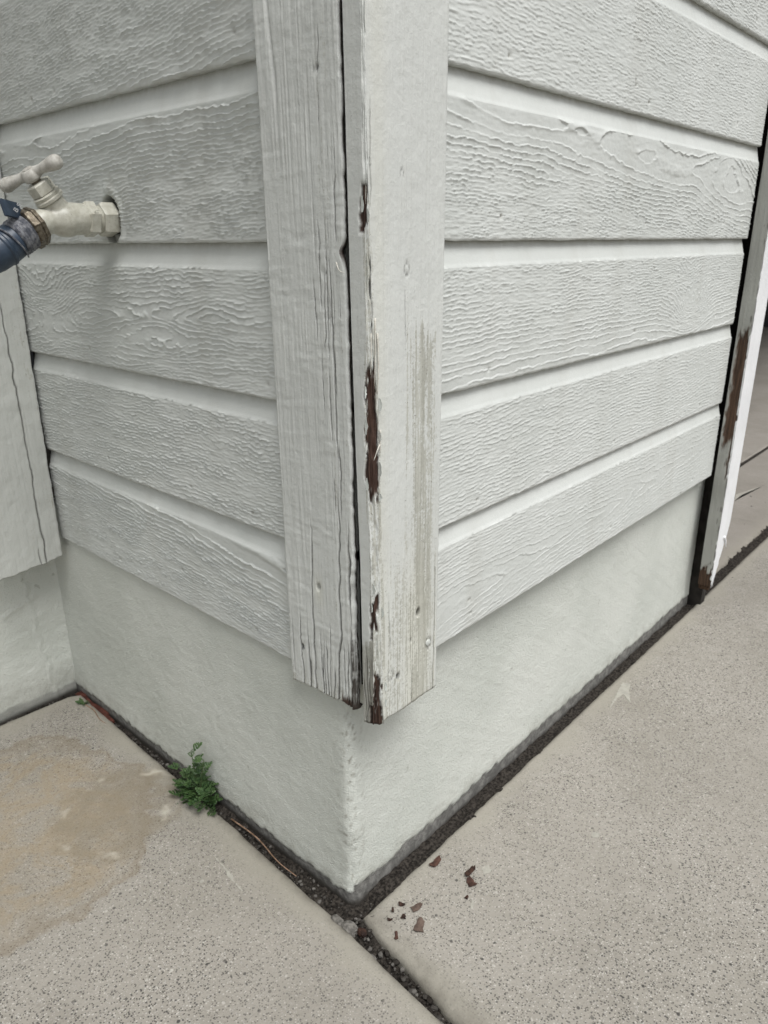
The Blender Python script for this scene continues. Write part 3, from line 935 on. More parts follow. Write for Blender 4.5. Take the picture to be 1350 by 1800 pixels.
splinter(cb_l, [(-.0200, .006, .882), (-.0212, .001, .875), (-.0205, -.006, .8725)], .0009)

M_FLAKE = mat_simple('paint_flake', (.50, .53, .50), (.60, .63, .595), 200, .6, .3)
def flake(parent, c, nrm, w, h, tilt, seed):
    rn = random.Random(seed)
    n = Vector(nrm).normalized(); up = Vector((0, 0, 1)); sd = up.cross(n).normalized()
    out = (n * math.cos(tilt) + sd * math.sin(tilt) * rn.choice((1, -1)))
    ax = up.cross(out).normalized()
    bm = bmesh.new()
    m_, k_ = 4, 5
    rows = []
    for i in range(k_):
        t = i / (k_ - 1) - .5
        ww = w * (1 - 1.2 * abs(t)) * rn.uniform(.7, 1.15)
        rows.append([bm.verts.new(Vector(c) + up * (t * h + rn.uniform(-.0006, .0006)) + ax * (j / (m_ - 1)) * ww + n * (.0012 * (j / (m_ - 1)) ** 2 + .0004)) for j in range(m_)])
    for a, b in zip(rows[:-1], rows[1:]):
        for j in range(m_ - 1):
            bm.faces.new((a[j], a[j + 1], b[j + 1], b[j]))
    ext = bmesh.ops.extrude_face_region(bm, geom=list(bm.faces))
    bmesh.ops.translate(bm, verts=[v for v in ext['geom'] if isinstance(v, bmesh.types.BMVert)], vec=out * .0004)
    return bm_obj('paint_flake', bm, M_FLAKE, parent)
for i, (x, y, z_, w, h) in enumerate(((-.0052, -.0362, .742, .004, .014), (-.0048, -.0362, .708, .003, .010), (-.0050, -.0362, .672, .004, .016), (-.0165, -.0270, .755, .003, .012),
                                       (-.0162, -.0268, .720, .003, .018), (-.0160, -.0262, .690, .003, .010), (-.0158, -.0265, .655, .003, .014), (-.0185, -.0285, .935, .003, .014),
                                       (-.0175, -.0355, .925, .003, .012), (-.0060, -.0362, .640, .004, .008), (-.0035, -.0362, .498, .003, .012), (-.0140, -.0300, .505, .003, .010),
                                       (.0010, -.0362, .395, .003, .012), (.0015, -.0362, .372, .003, .010), (-.0120, -.0315, .53, .003, .012), (-.0185, -.0310, 1.0, .003, .02))):
    flake(cb_r, (x, y, z_), (-.5, -.85, 0), w, h, .5 + .3 * (i % 3), 500 + i)

# ------------------------------------------------------------------ inside corner trim board
def inside_trim():
    zb = .334
    z = zb + ZS
    xe = np.interp(z, [.33, 1.1, 2.6], [-.0150, -.0075, -.0075])
    YF = .786
    nf = 110
    ts = np.linspace(0, 1, nf)
    n = len(z); m = nf + 5
    X = np.zeros((n, m)); Y = np.full((n, m), YF)
    for j, t in enumerate(ts):
        X[:, j] = -.150 + (xe - .003 + .150) * t
    j = nf
    for dx, dy in ((-.0012, .0004), (-.0002, .0014), (0, .003), (0, .012), (0, .024)):
        X[:, j] = xe + dx; Y[:, j] = YF + dy; j += 1
    Z = np.repeat(z[:, None], m, 1)
    dep = (fbm(X / .004, Z / .10, 221, 3) - .5) * .0009 + (fbm(X / .018, Z / .020, 222) - .5) * .0022
    X = X + np.where(np.arange(m)[None, :] >= nf - 2, (fbm(Z / .02, .5, 223) - .5) * .003, 0)
    ck = cracks(X, Z, [([(-.046, .92), (-.047, .80), (-.046, .693), (-.046, .50), (-.046, .334)], .0011), ([(-.058, .37), (-.056, .334)], .0008)], 231)
    dep = dep + ck * .004
    zoff = (vn(np.arange(m)[None, :] / 6.0 + 0 * Z, .5, 235) - .5) * .007 * np.exp(-(Z - zb) / .014) + np.interp(X, [-.15, 0], [-.008, .002]) * np.exp(-(Z - zb) / .2)
    weather = .12 + .35 * ss(.55, .7, fbm(X / .02, Z / .03, 226)) * ss(-.035, -.02, X)
    P = np.stack([X, Y + dep, Z + zoff], -1)
    cap = P[:1].copy(); cap[..., 1] = YF + .024; cap[..., 2] = zb
    P = np.concatenate([cap, P], 0)
    f = lambda a: np.concatenate([a[:1] * 0, a], 0)
    o = grid_obj('trim_board', P, M_TRIMG, house, {'crack': f(ck * .9), 'weather': f(weather), 'peel': f(0 * Z), 'dark': f(0 * Z), 'cream': f(0 * Z)}, flat_rows=(0,))
    tag(o, 'grey trim board with one long crack at far left')
inside_trim()

# ------------------------------------------------------------------ opening at the right: casing, jamb, garage shell
def casing():
    zb = .080
    z = np.concatenate([np.arange(zb, 1.6, .004), np.linspace(1.62, 2.2, 20)])
    n = len(z)
    XL, YF, YB = 1.2185, -.036, -.006
    xr = np.interp(z, [.07, .10, .13, .16, .19, .21, .24, 2.3], [1.236, 1.238, 1.250, 1.262, 1.276, 1.288, 1.295, 1.297])
    xr = xr + (vn(z / .012, .2, 301) - .5) * .008 * ss(.25, .16, z)
    # edge (grey side)
    te = np.linspace(0, 1, 24)
    Z = np.repeat(z[:, None], 24, 1)
    Y = YB + (YF - YB) * te[None, :] + 0 * Z
    X = np.full_like(Z, XL) + (vn(Z / .05, .4, 302) - .5) * .002
    rag = fbm(Z / .02, Y / .004, 303) - .5
    peel = ss(.44, .46, Z + rag * .04) * (1 - ss(.70, .715, Z + rag * .05)) * ss(.05, .25, te[None, :] + rag * .5)
    peel = np.maximum(peel, ss(.52, .50, Z) * ss(.36, .38, Z) * ss(.70, .85, te[None, :] + rag * .5))
    peel = np.maximum(peel, 1 - ss(.118, .128, Z + rag * .05))
    dark = ss(.68, .80, vn(Z / .016, Y / .004, 305)) * .8 * ss(.75, .9, te[None, :] + rag)
    dark = np.maximum(dark, ss(.92, 1.0, te[None, :]) * ss(.5, .62, fbm(Z / .015, 1.0, 306)) * ss(.85, .7, Z))
    dep = peel * (.0018 + vn(Y / .003, Z / .04, 304) * .0015) + (fbm(Y / .005, Z / .05, 307) - .5) * .001
    P = np.stack([X + dep, Y, Z], -1)
    o1 = grid_obj('door_casing', P, M_CASEG, house, {'peel': peel, 'dark': dark, 'weather': .15 + 0 * Z, 'crack': 0 * Z, 'cream': 0 * Z})
    tag(o1, 'white door casing with grey flaking edge at right end of the wall')
    # white face with body behind it
    tf = np.linspace(0, 1, 40)
    Z2 = np.repeat(z[:, None], 40, 1)
    X2 = XL + .0006 + (xr[:, None] - XL) * tf[None, :] + np.where(tf[None, :] < .02, (vn(Z2 / .010, .3, 309) - .45) * .0035, 0)
    Y2 = np.full_like(Z2, YF - .0012) + (fbm(X2 / .01, Z2 / .03, 310) - .5) * .0008
    zz = Z2.copy()
    low = np.exp(-(Z2 - zb) / .02)
    zz = zz + low * (np.abs(((tf[None, :] * 2.6) % 1.0) - .5) * .045 - .004)
    P = np.stack([X2, Y2, zz], -1)
    back = P[:, -1:, :].copy(); back[..., 1] = YB
    back0 = P[:, :1, :].copy(); back0[..., 1] = YF + .003; back0[..., 0] += .0015
    P = np.concatenate([back0, P, back], 1)
    zr = np.zeros(P.shape[:2])
    o2 = grid_obj('painted_face', P, M_CASE, o1, {'peel': zr, 'dark': zr, 'weather': zr, 'crack': zr, 'cream': zr}, flat_cols=(0, -1))
    # rotten core seen at the foot
    b = box_bm(XL + .004, 1.234, YF + .004, YB - .001, zb - .012, .16, .002)
    core = bm_obj('rotten_core', b, mat_simple('rotten_wood', (.025, .015, .010), (.085, .052, .034), 90, .9, .15, .8), o1)
    # a splinter of paint standing off the face
    q = spline([(1.262, -.0375, .205), (1.272, -.040, .190), (1.277, -.041, .172)], 5)
    bm_obj('paint_sliver', tube_bm(q, np.linspace(.004, .0008, len(q)), 5), M_CASE, o1, True)
casing()

M_JAMB = mat_simple('dark_jamb', (.02, .018, .016), (.04, .036, .032), 30, .8, .2)
M_GAR = mat_simple('garage_wall', (.05, .05, .052), (.075, .075, .078), 4, .85, .2)
bm_obj('door_jamb', box_bm(XEND + .060, XEND + .088, -.004, .115, -.02, 2.2), M_JAMB, house)
bm_obj('garage_wall', box_bm(XEND + .006, XEND + .058, .108, 6.2, -.02, 2.5), M_GAR, house)
bm_obj('garage_wall', box_bm(8.3, 8.4, .1, 6.2, -.02, 2.5), M_GAR, house)
bm_obj('garage_wall', box_bm(XEND, 8.4, 6.2, 6.3, -.02, 2.5), M_GAR, house)
bm_obj('garage_header', box_bm(XEND + .06, 8.4, .0, .108, 2.2, 2.86), M_SID, house)
bm_obj('ceiling', box_bm(-2.3, 8.4, .11, 6.3, 2.503, 2.56), M_GAR, house)
bm_obj('shading_eave', box_bm(-.10, 8.8, -.10, .60, 2.87, 2.96), M_TRIMG, house)  # unseen eave, added and sized for its shade on the walls
bm_obj('shading_eave', box_bm(-2.4, 8.8, .603, 1.2, 2.87, 2.96), M_TRIMG, house)  # second added eave out of view, set back to shade the recess less
bm_obj('gap_backing', box_bm(.024, .060, .024, .060, .36, 2.4), M_DARK, house)  # dark box added behind the corner boards to keep their gap black

# ------------------------------------------------------------------ outdoor tap
def mat_tap():
    m = Mat('tap_painted_brass')
    k = m.noise(140, 4, .65)
    sp = m.noise(700, 3, .65)
    c = m.mix(m.step(k, .35, .65), (.43, .42, .355), (.52, .515, .45))
    c = m.mix(m.step(sp, .62, .70, 0, .7), c, (.20, .185, .145))
    c = m.mix(m.step(m.noise(60, 4, .7), .68, .71, 0, .8), c, (.085, .075, .06))
    m.bump(sp, .25, .0006)
    return m.done(c, .34, .55)
M_TAP = mat_tap()
M_HANDLE = mat_simple('tap_handle_paint', (.36, .345, .31), (.50, .49, .45), 120, .5, .45, .3)
M_BRASS = mat_simple('dark_brass', (.075, .060, .042), (.19, .165, .125), 200, .42, .5, .3, .6)
TY = .458
tap = empty('outdoor_tap', (0.0, TY, .933))
tag(tap, 'cream painted outdoor water tap on the shaded wall', 'tap')
AX = (-1, 0, 0)
def part(name, bm, mat, parent=tap, smooth=True):
    o = bm_obj(name, bm, mat, parent, False)
    if smooth:
        me = o.data
        me.polygons.foreach_set('use_smooth', [True] * len(me.polygons))
        try:
            me.set_sharp_from_angle(angle=math.radians(32))
        except Exception:
            pass
    return o
z0 = .9325
part('pipe', lathe_bm((.020, TY, z0), AX, [(0, .012), (.03, .012)], 20), M_TAP)
part('wall_nut', lathe_bm((-.002, TY, z0), AX, [(0, .018), (.001, .0205), (.004, .0225), (.020, .0225), (.0235, .0205), (.0242, .018)], 6, phase=math.radians(15)), M_TAP)
part('threaded_neck', lathe_bm((-.024, TY, z0), AX, [(0, .0165), (.001, .0175), (.002, .0165), (.003, .0175), (.004, .0165), (.005, .0175), (.006, .0165), (.009, .0165)], 24), M_TAP)
hexc = part('hex_collar', lathe_bm((-.0315, TY, z0), AX, [(0, .020), (.002, .0232), (.014, .0232), (.0165, .0205)], 6, phase=math.radians(15)), M_TAP)
# body: bulb with bonnet and spout branches
C = Vector((-.0735, TY, .9315))
body = bmesh.new()
bmesh.ops.create_uvsphere(body, u_segments=28, v_segments=18, radius=.0225)
for v in body.verts:
    v.co = Vector((v.co.x * 1.12, v.co.y * .98, v.co.z * .98)) + C
lathe_bm((-.046, TY, z0), AX, [(0, .0195), (.012, .0205), (.026, .0205)], 28, body)
BD = Vector((-.56, 0, .83)).normalized()
SD = Vector((-.90, 0, -.40)).normalized()
lathe_bm(C - BD * .004, BD, [(0, .0170), (.016, .0165), (.024, .0160), (.030, .0165), (.032, .0160)], 28, body)
lathe_bm(C - Vector((0, 0, 0)), Vector((-.95, 0, -.05)), [(0, .0195), (.014, .0178), (.020, .0165), (.024, .012)], 28, body)
NK = C + Vector((-.019, 0, .0005))
lathe_bm(NK, SD, [(0, .0155), (.010, .0168), (.020, .0172)], 28, body)
body_o = part('body', body, M_TAP)
rm = body_o.modifiers.new('blend', 'REMESH')
rm.mode = 'VOXEL'; rm.voxel_size = .0011; rm.use_smooth_shade = True
sm = body_o.modifiers.new('smooth', 'SMOOTH'); sm.iterations = 7; sm.factor = .5
# bonnet stack
B0 = C + BD * .027
part('bonnet_collar', lathe_bm(B0, BD, [(0, .0170), (.0012, .0192), (.0045, .0196), (.006, .0178), (.0072, .0182), (.0095, .0186), (.0108, .0165)], 28), M_TAP)
part('packing_nut', lathe_bm(B0 + BD * .0108, BD, [(0, .0150), (.001, .0164), (.013, .0164), (.0145, .0152), (.015, .012)], 6, phase=.25), M_TAP)
part('stem', lathe_bm(B0 + BD * .0255, BD, [(0, .0065), (.014, .0065)], 16), M_BRASS)
H = B0 + BD * .0335
hb = bmesh.new()
lathe_bm(H - BD * .004, BD, [(-.001, .009), (.001, .0118), (.005, .0125), (.009, .0118), (.0125, .0098), (.0135, .0085)], 24, hb)
hd = (Vector((0, -.0685, 0)) + Vector((.70, 0, .70)) * .048)
hd = (hd - BD * hd.dot(BD)).normalized()
for sgn in (1, -1):
    lathe_bm(H + BD * .0035, hd * sgn, [(0, .0075), (.012, .0062), (.018, .0060), (.028, .0076), (.037, .0092), (.042, .0090), (.0455, .0072), (.0475, .0035)], 20, hb)
hand = part('handle', hb, M_HANDLE)
hr = hand.modifiers.new('blend', 'REMESH'); hr.mode = 'VOXEL'; hr.voxel_size = .0009; hr.use_smooth_shade = True
hs = hand.modifiers.new('smooth', 'SMOOTH'); hs.iterations = 5; hs.factor = .5
part('handle_screw', lathe_bm(H + BD * .0085, BD, [(0, .0066), (.0018, .0066), (.0026, .0055), (.0028, .003)], 18), M_HANDLE)
R0 = NK + SD * .017
part('spout_ring', lathe_bm(R0, SD, [(0, .0185), (.0015, .0240), (.0065, .0250), (.0075, .0236), (.009, .0236), (.0100, .0255), (.0165, .0255), (.018, .0235)], 8, phase=.2), M_BRASS)

def text_mesh(name, body_, size, depth, mat, parent, mat4):
    cu_ = bpy.data.curves.new(name, 'FONT')
    cu_.body = body_
    cu_.size = size
    cu_.extrude = depth
    cu_.align_x = 'CENTER'; cu_.align_y = 'CENTER'
    t = bpy.data.objects.new(name, cu_)
    col.objects.link(t)
    dg = bpy.context.evaluated_depsgraph_get()
    me = bpy.data.meshes.new_from_object(t.evaluated_get(dg))
    bpy.data.objects.remove(t)
    me.materials.clear(); me.materials.append(mat)
    o = bpy.data.objects.new(name, me)
    col.objects.link(o)
    o.parent = parent
    o.matrix_parent_inverse = Matrix.Translation(-Vector(parent.matrix_basis.translation)) if parent.parent is None else (Matrix.Translation(Vector(parent.parent.matrix_basis.translation)) @ parent.matrix_parent_inverse @ parent.matrix_basis).inverted() if False else Matrix.Translation(-Vector(parent.matrix_basis.translation))
    o.matrix_basis = mat4
    return o
def basis(x, y, loc):
    x, y = Vector(x).normalized(), Vector(y).normalized()
    z = x.cross(y)
    m4 = Matrix.Identity(4)
    for i in range(3):
        m4[i][0], m4[i][1], m4[i][2], m4[i][3] = x[i], y[i], z[i], loc[i]
    return m4
text_mesh('lettering', 'USA', .0085, .0006, M_TAP, hexc, basis((0, .26, -.966), (1, 0, 0), (-.0395, TY - .0207, z0 + .0035)))

# ------------------------------------------------------------------ hose with blue coupling
M_BLUE = mat_simple('blue_plastic', (.020, .034, .055), (.036, .055, .085), 60, .42, .5, .15)
M_BLUEW = mat_simple('worn_grey_blue_plastic', (.055, .06, .075), (.20, .205, .22), 160, .6, .4, .4)
hose = empty('garden_hose', (-.145, TY, .905))
tag(hose, 'dark blue garden hose connector screwed onto the tap spout', 'hose')
HD = Vector((-.86, -.02, -.51)).normalized()
K0 = R0 + SD * .0165
prof = [(0, .020), (.001, .0215)]
for i in range(5):
    prof += [(.002 + i * .0038, .0222), (.0035 + i * .0038, .0230), (.0050 + i * .0038, .0222)]
prof += [(.022, .0205)]
part('threaded_collar', lathe_bm(K0, HD, prof, 30), M_BLUEW, hose)
K1 = K0 + HD * .0215
part('coupling_body', lathe_bm(K1, HD, [(0, .0190), (.002, .0216), (.016, .0222), (.018, .0236), (.021, .0236), (.023, .0222), (.036, .0218), (.05, .019), (.062, .016)], 30), M_BLUE, hose)
part('coupling_ridge', tube_bm([K1 + HD * (.003 + .010 * t) + (Vector((0, -1, 0)) * math.cos(a) + HD.cross(Vector((0, -1, 0))).normalized() * math.sin(a)) * .0242 for t, a in zip(np.linspace(0, 1, 16), np.linspace(-1.2, 1.2, 16))], .0011, 6), M_BLUEW, hose)
K2 = K1 + HD * .058
q = spline([K2, K2 + HD * .05, (-.34, .47, .72), (-.46, .50, .42), (-.60, .53, .12), (-.78, .50, .014), (-1.2, .35, .014), (-1.9, .30, .014)], 10)
part('hose_pipe', tube_bm(q, .0105, 14), M_BLUE, hose)
lv = K0 + Vector((-.020, -.010, .0235))
lm = basis((-.78, -.55, .10), (-.10, .25, .96), lv)
b = box_bm(-.016, .020, -.010, .010, -.002, .002, .0008)
bmesh.ops.transform(b, matrix=lm, verts=b.verts)
lever = part('shutoff_lever', b, M_BLUE, hose)
M_WHITE = mat_simple('white_print', (.55, .56, .58), (.68, .69, .7), 60, .6)
lt = lm.copy(); lt = lt @ Matrix.Rotation(math.pi, 4, 'Y') if False else lt
text_mesh('lettering', 'B S', .009, .0002, M_WHITE, lever, basis((.55, -.2, .75), (-.75, -.30, .55), lv + Vector((.004, -.006, .002))))

# ------------------------------------------------------------------ weed
def mat_leaf():
    m = Mat('weed_leaf')
    k = m.noise(120, 3)
    c = m.mix(m.step(k, .3, .7), (.022, .055, .016), (.062, .112, .034))
    m.b.inputs['Subsurface Weight'].default_value = 0.0
    return m.done(c, .5, .4)
M_LEAF = mat_leaf()
M_STEM = mat_simple('weed_stem', (.05, .085, .03), (.09, .12, .05), 90, .6)

def frond_mesh(seed, L=.030):
    rnd = random.Random(seed)
    bm = bmesh.new()
    def lobe(base, d, side, l, w, up):
        d = d.normalized(); side = side.normalized()
        pts = [(0, .12), (.30, .55), (.50, .38), (.62, .62), (.80, .36), (1.0, 0)]
        ctr = [base + d * l * t + up * l * .22 * math.sin(t * 2.6) for t in [0, .3, .5, .62, .8, 1.0]]
        lft = [c + side * w * h - up * w * h * .35 for c, (t, h) in zip(ctr, pts)]
        rgt = [c - side * w * h - up * w * h * .35 for c, (t, h) in zip(ctr, pts)]
        vc = [bm.verts.new(c) for c in ctr]; vl = [bm.verts.new(c) for c in lft[:-1]]; vr = [bm.verts.new(c) for c in rgt[:-1]]
        for i in range(len(ctr) - 2):
            bm.faces.new((vc[i], vc[i + 1], vl[i + 1], vl[i])); bm.faces.new((vc[i], vr[i], vr[i + 1], vc[i + 1]))
        k = len(ctr) - 2
        bm.faces.new((vc[k], vc[k + 1], vl[k])); bm.faces.new((vc[k], vr[k], vc[k + 1]))
    up = Vector((0, 0, 1)); fwd = Vector((1, 0, 0)); sd = Vector((0, 1, 0))
    axis = lambda t: fwd * L * t + up * L * (.30 * t - .42 * t * t)
    tube_bm([axis(t) for t in (0, .3, .6, .85)], [.0008, .0007, .0006, .0004], 5, bm)
    for t, ll in ((.34, .42), (.56, .40), (.76, .32)):
        for sg in (1, -1):
            d = fwd * (.55 + rnd.uniform(-.1, .2)) + sd * sg
            lobe(axis(t), d, d.cross(up), L * ll * rnd.uniform(.9, 1.2), L * .20, up)
    lobe(axis(.84), fwd, sd, L * .45, L * .32, up)
    me = bpy.data.meshes.new('leaf')
    bm.to_mesh(me); bm.free()
    me.materials.append(M_LEAF)
    return me
FR = [frond_mesh(i) for i in range(4)]

def weed(base, stems, nros, rad, label, sc=1.0, seed=1, squash=1.0):
    rnd = random.Random(seed)
    w = empty('weed', base)
    tag(w, label, 'weed')
    def leaf(p, yaw, pitch, s):
        o = bpy.data.objects.new('leaf', FR[rnd.randrange(4)])
        o.location = Vector(p) - Vector(base)
        o.rotation_euler = (rnd.uniform(-.5, .5), -pitch, yaw)
        o.scale = (s, s, s)
        col.objects.link(o)
        o.parent = w
    for (dx, dy, h) in stems:
        pts = spline([base, (base[0] + dx * .4, base[1] + dy * .35, base[2] + h * .45), (base[0] + dx, base[1] + dy, base[2] + h)], 8)
        bm_obj('stem', tube_bm(pts, np.linspace(.0016, .0007, len(pts)) * sc, 6), M_STEM, w, True)
        for i, t in enumerate(np.linspace(.35, 1.0, 6)):
            p = pts[min(int(t * (len(pts) - 1)), len(pts) - 1)]
            for kk in range(2):
                leaf(p, rnd.uniform(0, 6.28), rnd.uniform(.1, .8), sc * rnd.uniform(.50, .75))
    for i in range(nros):
        yaw = rnd.uniform(0, 6.28)
        rr = rad * rnd.uniform(.05, .8)
        p = (base[0] + math.cos(yaw) * rr * .45 * squash - .004, base[1] + math.sin(yaw) * rr, base[2] + rnd.uniform(.008, .050) * sc)
        leaf(p, yaw + rnd.uniform(-.7, .7), rnd.uniform(-.1, .75), sc * rnd.uniform(.65, 1.05))
    return w
weed((-.022, .378, -.012), [(-.004, .004, .110), (.000, -.026, .105), (-.012, .03, .065), (-.012, -.048, .058)], 55, .044,
     'bushy green parsley-leaved weed growing from the joint by the wall', 0.86, 3)
weed((-.020, .790, -.010), [(-.004, .0, .014)], 5, .010, 'tiny green seedling at the slab edge near the inside corner', .42, 5)

# ------------------------------------------------------------------ loose gravel in the joints
def gravel():
    m = Mat('gravel')
    c = m.n('Attribute', attribute_name='tone', out=2)
    cc = m.mix(c, (.020, .017, .014), (.20, .19, .175))
    m.bump(m.noise(600, 3), .3, .0006)
    gm = m.done(cc, .9, .2)
    ico = bmesh.new(); bmesh.ops.create_icosphere(ico, subdivisions=1, radius=1)
    bv = np.array([v.co[:] for v in ico.verts]); bf = np.array([[v.index for v in f.verts] for f in ico.faces]); ico.free()
    pts = []
    rg = np.random.default_rng(11)
    def add(n, fn, lo, hi):
        for _ in range(n):
            x, y, z = fn(rg.random(), rg.random())
            pts.append((x, y, z, lo + (hi - lo) * rg.random() ** 3, rg.random()))
    # along the shaded wall
    add(900, lambda a, b: (-.004 + (-.046 + .052 * (.2 + .8 * (a * .9 + .02)) ) * 0 + np.interp(a * .86, [0, .86], [-.040, -.007]) * b, a * .86, -.012), .0010, .0038)
    # along the bright wall
    add(700, lambda a, b: (a * 1.9, .002 + b * .026, -.013), .0008, .0024)
    # cross joint between the two slabs
    add(420, lambda a, b: ((-.030 - .085 * a * .55) + (b - .25) * .026, -.02 - a * .40, -.016), .0012, .0052)
    # in front of the recess base
    add(260, lambda a, b: (-.03 - a * .35, .852 + b * .014, -.010), .001, .003)
    # heap at the outer corner
    add(120, lambda a, b: (-.030 + a * .035, .012 - b * .04, -.010), .0015, .0045)
    V, F, T = [], [], []
    for i, (x, y, z, r, t) in enumerate(pts):
        sc = np.array([rg.uniform(.7, 1.3), rg.uniform(.7, 1.3), rg.uniform(.5, .9)]) * r
        v = bv * (1 + rg.uniform(-.22, .22, (len(bv), 1))) * sc
        a = rg.uniform(0, 6.28)
        c_, s_ = math.cos(a), math.sin(a)
        v = np.stack([v[:, 0] * c_ - v[:, 1] * s_, v[:, 0] * s_ + v[:, 1] * c_, v[:, 2]], 1) + np.array([x, y, z + r * .3])
        F.append(bf + i * len(bv)); V.append(v); T.append(np.full(len(bv), t ** 3.2 * .75))
    V = np.concatenate(V); F = np.concatenate(F)
    me = bpy.data.meshes.new('gravel')
    me.from_pydata(V.tolist(), [], F.tolist())
    at = me.attributes.new('tone', 'FLOAT', 'POINT'); at.data.foreach_set('value', np.concatenate(T).astype(np.float32))
    me.materials.append(gm)
    o = bpy.data.objects.new('gravel', me)
    col.objects.link(o)
    tag(o, 'dark grit and small stones filling the joints along the house', 'gravel', kind='stuff')
gravel()

# ------------------------------------------------------------------ chips, scraps, chunks
M_CHIP = [mat_simple('bark_dark', (.018, .010, .008), (.05, .026, .018), 150, .8, .25, .4),
          mat_simple('bark_red', (.040, .020, .015), (.085, .043, .031), 120, .75, .25, .4),
          mat_simple('bark_tan', (.080, .056, .045), (.125, .090, .072), 120, .8, .25, .4)]
def chip(name, cx, cy, outline, mat, label, cat, group, thick=.0009, curl=.003, z=.0006, rot=0.0):
    bm = bmesh.new()
    c_, s_ = math.cos(rot), math.sin(rot)
    outline = [(x * 1.12, y * 1.12) for x, y in outline]
    P = [(x * c_ - y * s_, x * s_ + y * c_) for x, y in outline]
    mx = max(math.hypot(*q) for q in P)
    hz = lambda x, y: z + curl * ((x * c_ + y * s_) / mx) ** 2
    top = [bm.verts.new((cx + x, cy + y, hz(x, y) + thick)) for x, y in P]
    bot = [bm.verts.new((cx + x, cy + y, hz(x, y))) for x, y in P]
    n = len(P)
    ct, cb = bm.verts.new((cx, cy, hz(0, 0) + thick * 1.2)), bm.verts.new((cx, cy, hz(0, 0)))
    for k in range(n):
        bm.faces.new((ct, top[k], top[(k + 1) % n])); bm.faces.new((cb, bot[(k + 1) % n], bot[k]))
        bm.faces.new((top[k], bot[k], bot[(k + 1) % n], top[(k + 1) % n]))
    o = bm_obj(name, bm, mat)
    tag(o, label, cat, group)
    return o
def ragged(l, w, seed, n=14, taper=.3):
    r = random.Random(seed)
    out = []
    for k in range(n):
        a = 2 * math.pi * k / n
        x, y = math.cos(a), math.sin(a)
        e = 1 / max(abs(x), abs(y)) * .86
        out.append((x * e * l / 2 * r.uniform(.78, 1.15), y * e * w / 2 * r.uniform(.70, 1.15) * (1 - taper * x)))
    return out
G = 'wood chips fallen on the driveway'
al = math.radians
chip('wood_chip', .138, -.016, ragged(.026, .011, 1), M_CHIP[1], 'small brown wood chip nearest the wall base on the driveway', 'wood chip', G, rot=al(2))
chip('wood_chip', .158, -.066, ragged(.024, .009, 2), M_CHIP[0], 'black end of the largest two-tone chip on the driveway', 'wood chip', G, rot=al(0), z=.0012)
chip('wood_chip', .143, -.078, ragged(.018, .013, 3), M_CHIP[1], 'red brown chip touching the black chip on the driveway', 'wood chip', G, rot=al(60))
chip('wood_chip', .055, -.046, ragged(.020, .010, 4), M_CHIP[2], 'upper of two pale tan wood chips on the driveway', 'wood chip', G, rot=al(100) - 1.9)
chip('wood_chip', .034, -.069, ragged(.024, .014, 5), M_CHIP[2], 'lower, wider pale tan wood chip on the driveway', 'wood chip', G, rot=al(20))
chip('wood_chip', .044, -.027, ragged(.010, .006, 6), M_CHIP[0], 'topmost of the tiny black crumbs at the slab corner', 'wood chip', G, rot=al(-60))
chip('wood_chip', .028, -.024, ragged(.009, .004, 7), M_CHIP[0], 'thin black crumb left of the topmost crumb at the slab corner', 'wood chip', G, rot=al(40))
chip('wood_chip', .030, -.042, ragged(.009, .007, 8), M_CHIP[0], 'square black crumb beside the pale tan chips', 'wood chip', G, rot=al(30))
chip('wood_chip', .014, -.031, ragged(.008, .004, 9), M_CHIP[0], 'leftmost tiny black crumb at the slab corner', 'wood chip', G, rot=al(-50))
chip('wood_chip', .001, -.054, ragged(.013, .005, 10), M_CHIP[1], 'narrow brown chip on the rounded slab edge by the joint', 'wood chip', G, rot=al(45), z=-.001)
chip('wood_chip', .116, -.090, ragged(.007, .005, 12), M_CHIP[0], 'tiny dark fleck right below the two-tone chip', 'wood chip', G, rot=al(10))

b = box_bm(-.075, .075, -.0085, .0085, 0, .007, .0012)
bmesh.ops.subdivide_edges(b, edges=[e for e in b.edges if e.calc_length() > .05], cuts=14)
for v in b.verts:
    v.co.y += .0025 * math.sin(v.co.x * 60) + random.uniform(-.0008, .0008); v.co.z += random.uniform(-.0006, .0006)
bmesh.ops.rotate(b, verts=b.verts, cent=(0, 0, 0), matrix=Matrix.Rotation(math.radians(-91.5), 3, 'Z'))
bmesh.ops.translate(b, verts=b.verts, vec=(-.0105, .772, -.010))
ws = bm_obj('wood_strip', b, mat_simple('red_wood', (.045, .014, .010), (.095, .032, .022), 60, .75, .3, .4))
tag(ws, 'dark red brown wooden strip lying in the joint at the inside corner', 'wood strip')
for i, (p0, p1, lab) in enumerate((((-.022, .80, -.002), (-.024, .69, -.001), 'pale thin twig beside the red wooden strip'),
                                   ((-.014, .30, -.004), (-.020, .13, -.005), 'thin reddish twig lying in the joint between the weed and the corner'))):
    p0, p1 = Vector(p0), Vector(p1)
    q = spline([p0, p0.lerp(p1, .4) + Vector((.003, 0, .003)), p0.lerp(p1, .75) + Vector((-.003, 0, .002)), p1], 6)
    o = bm_obj('twig', tube_bm(q, np.linspace(.0013, .0007, len(q)), 6), mat_simple('twig_wood', (.16, .10, .06), (.30, .20, .14), 80, .8), None, True)
    tag(o, lab, 'twig', 'twigs in the joint')

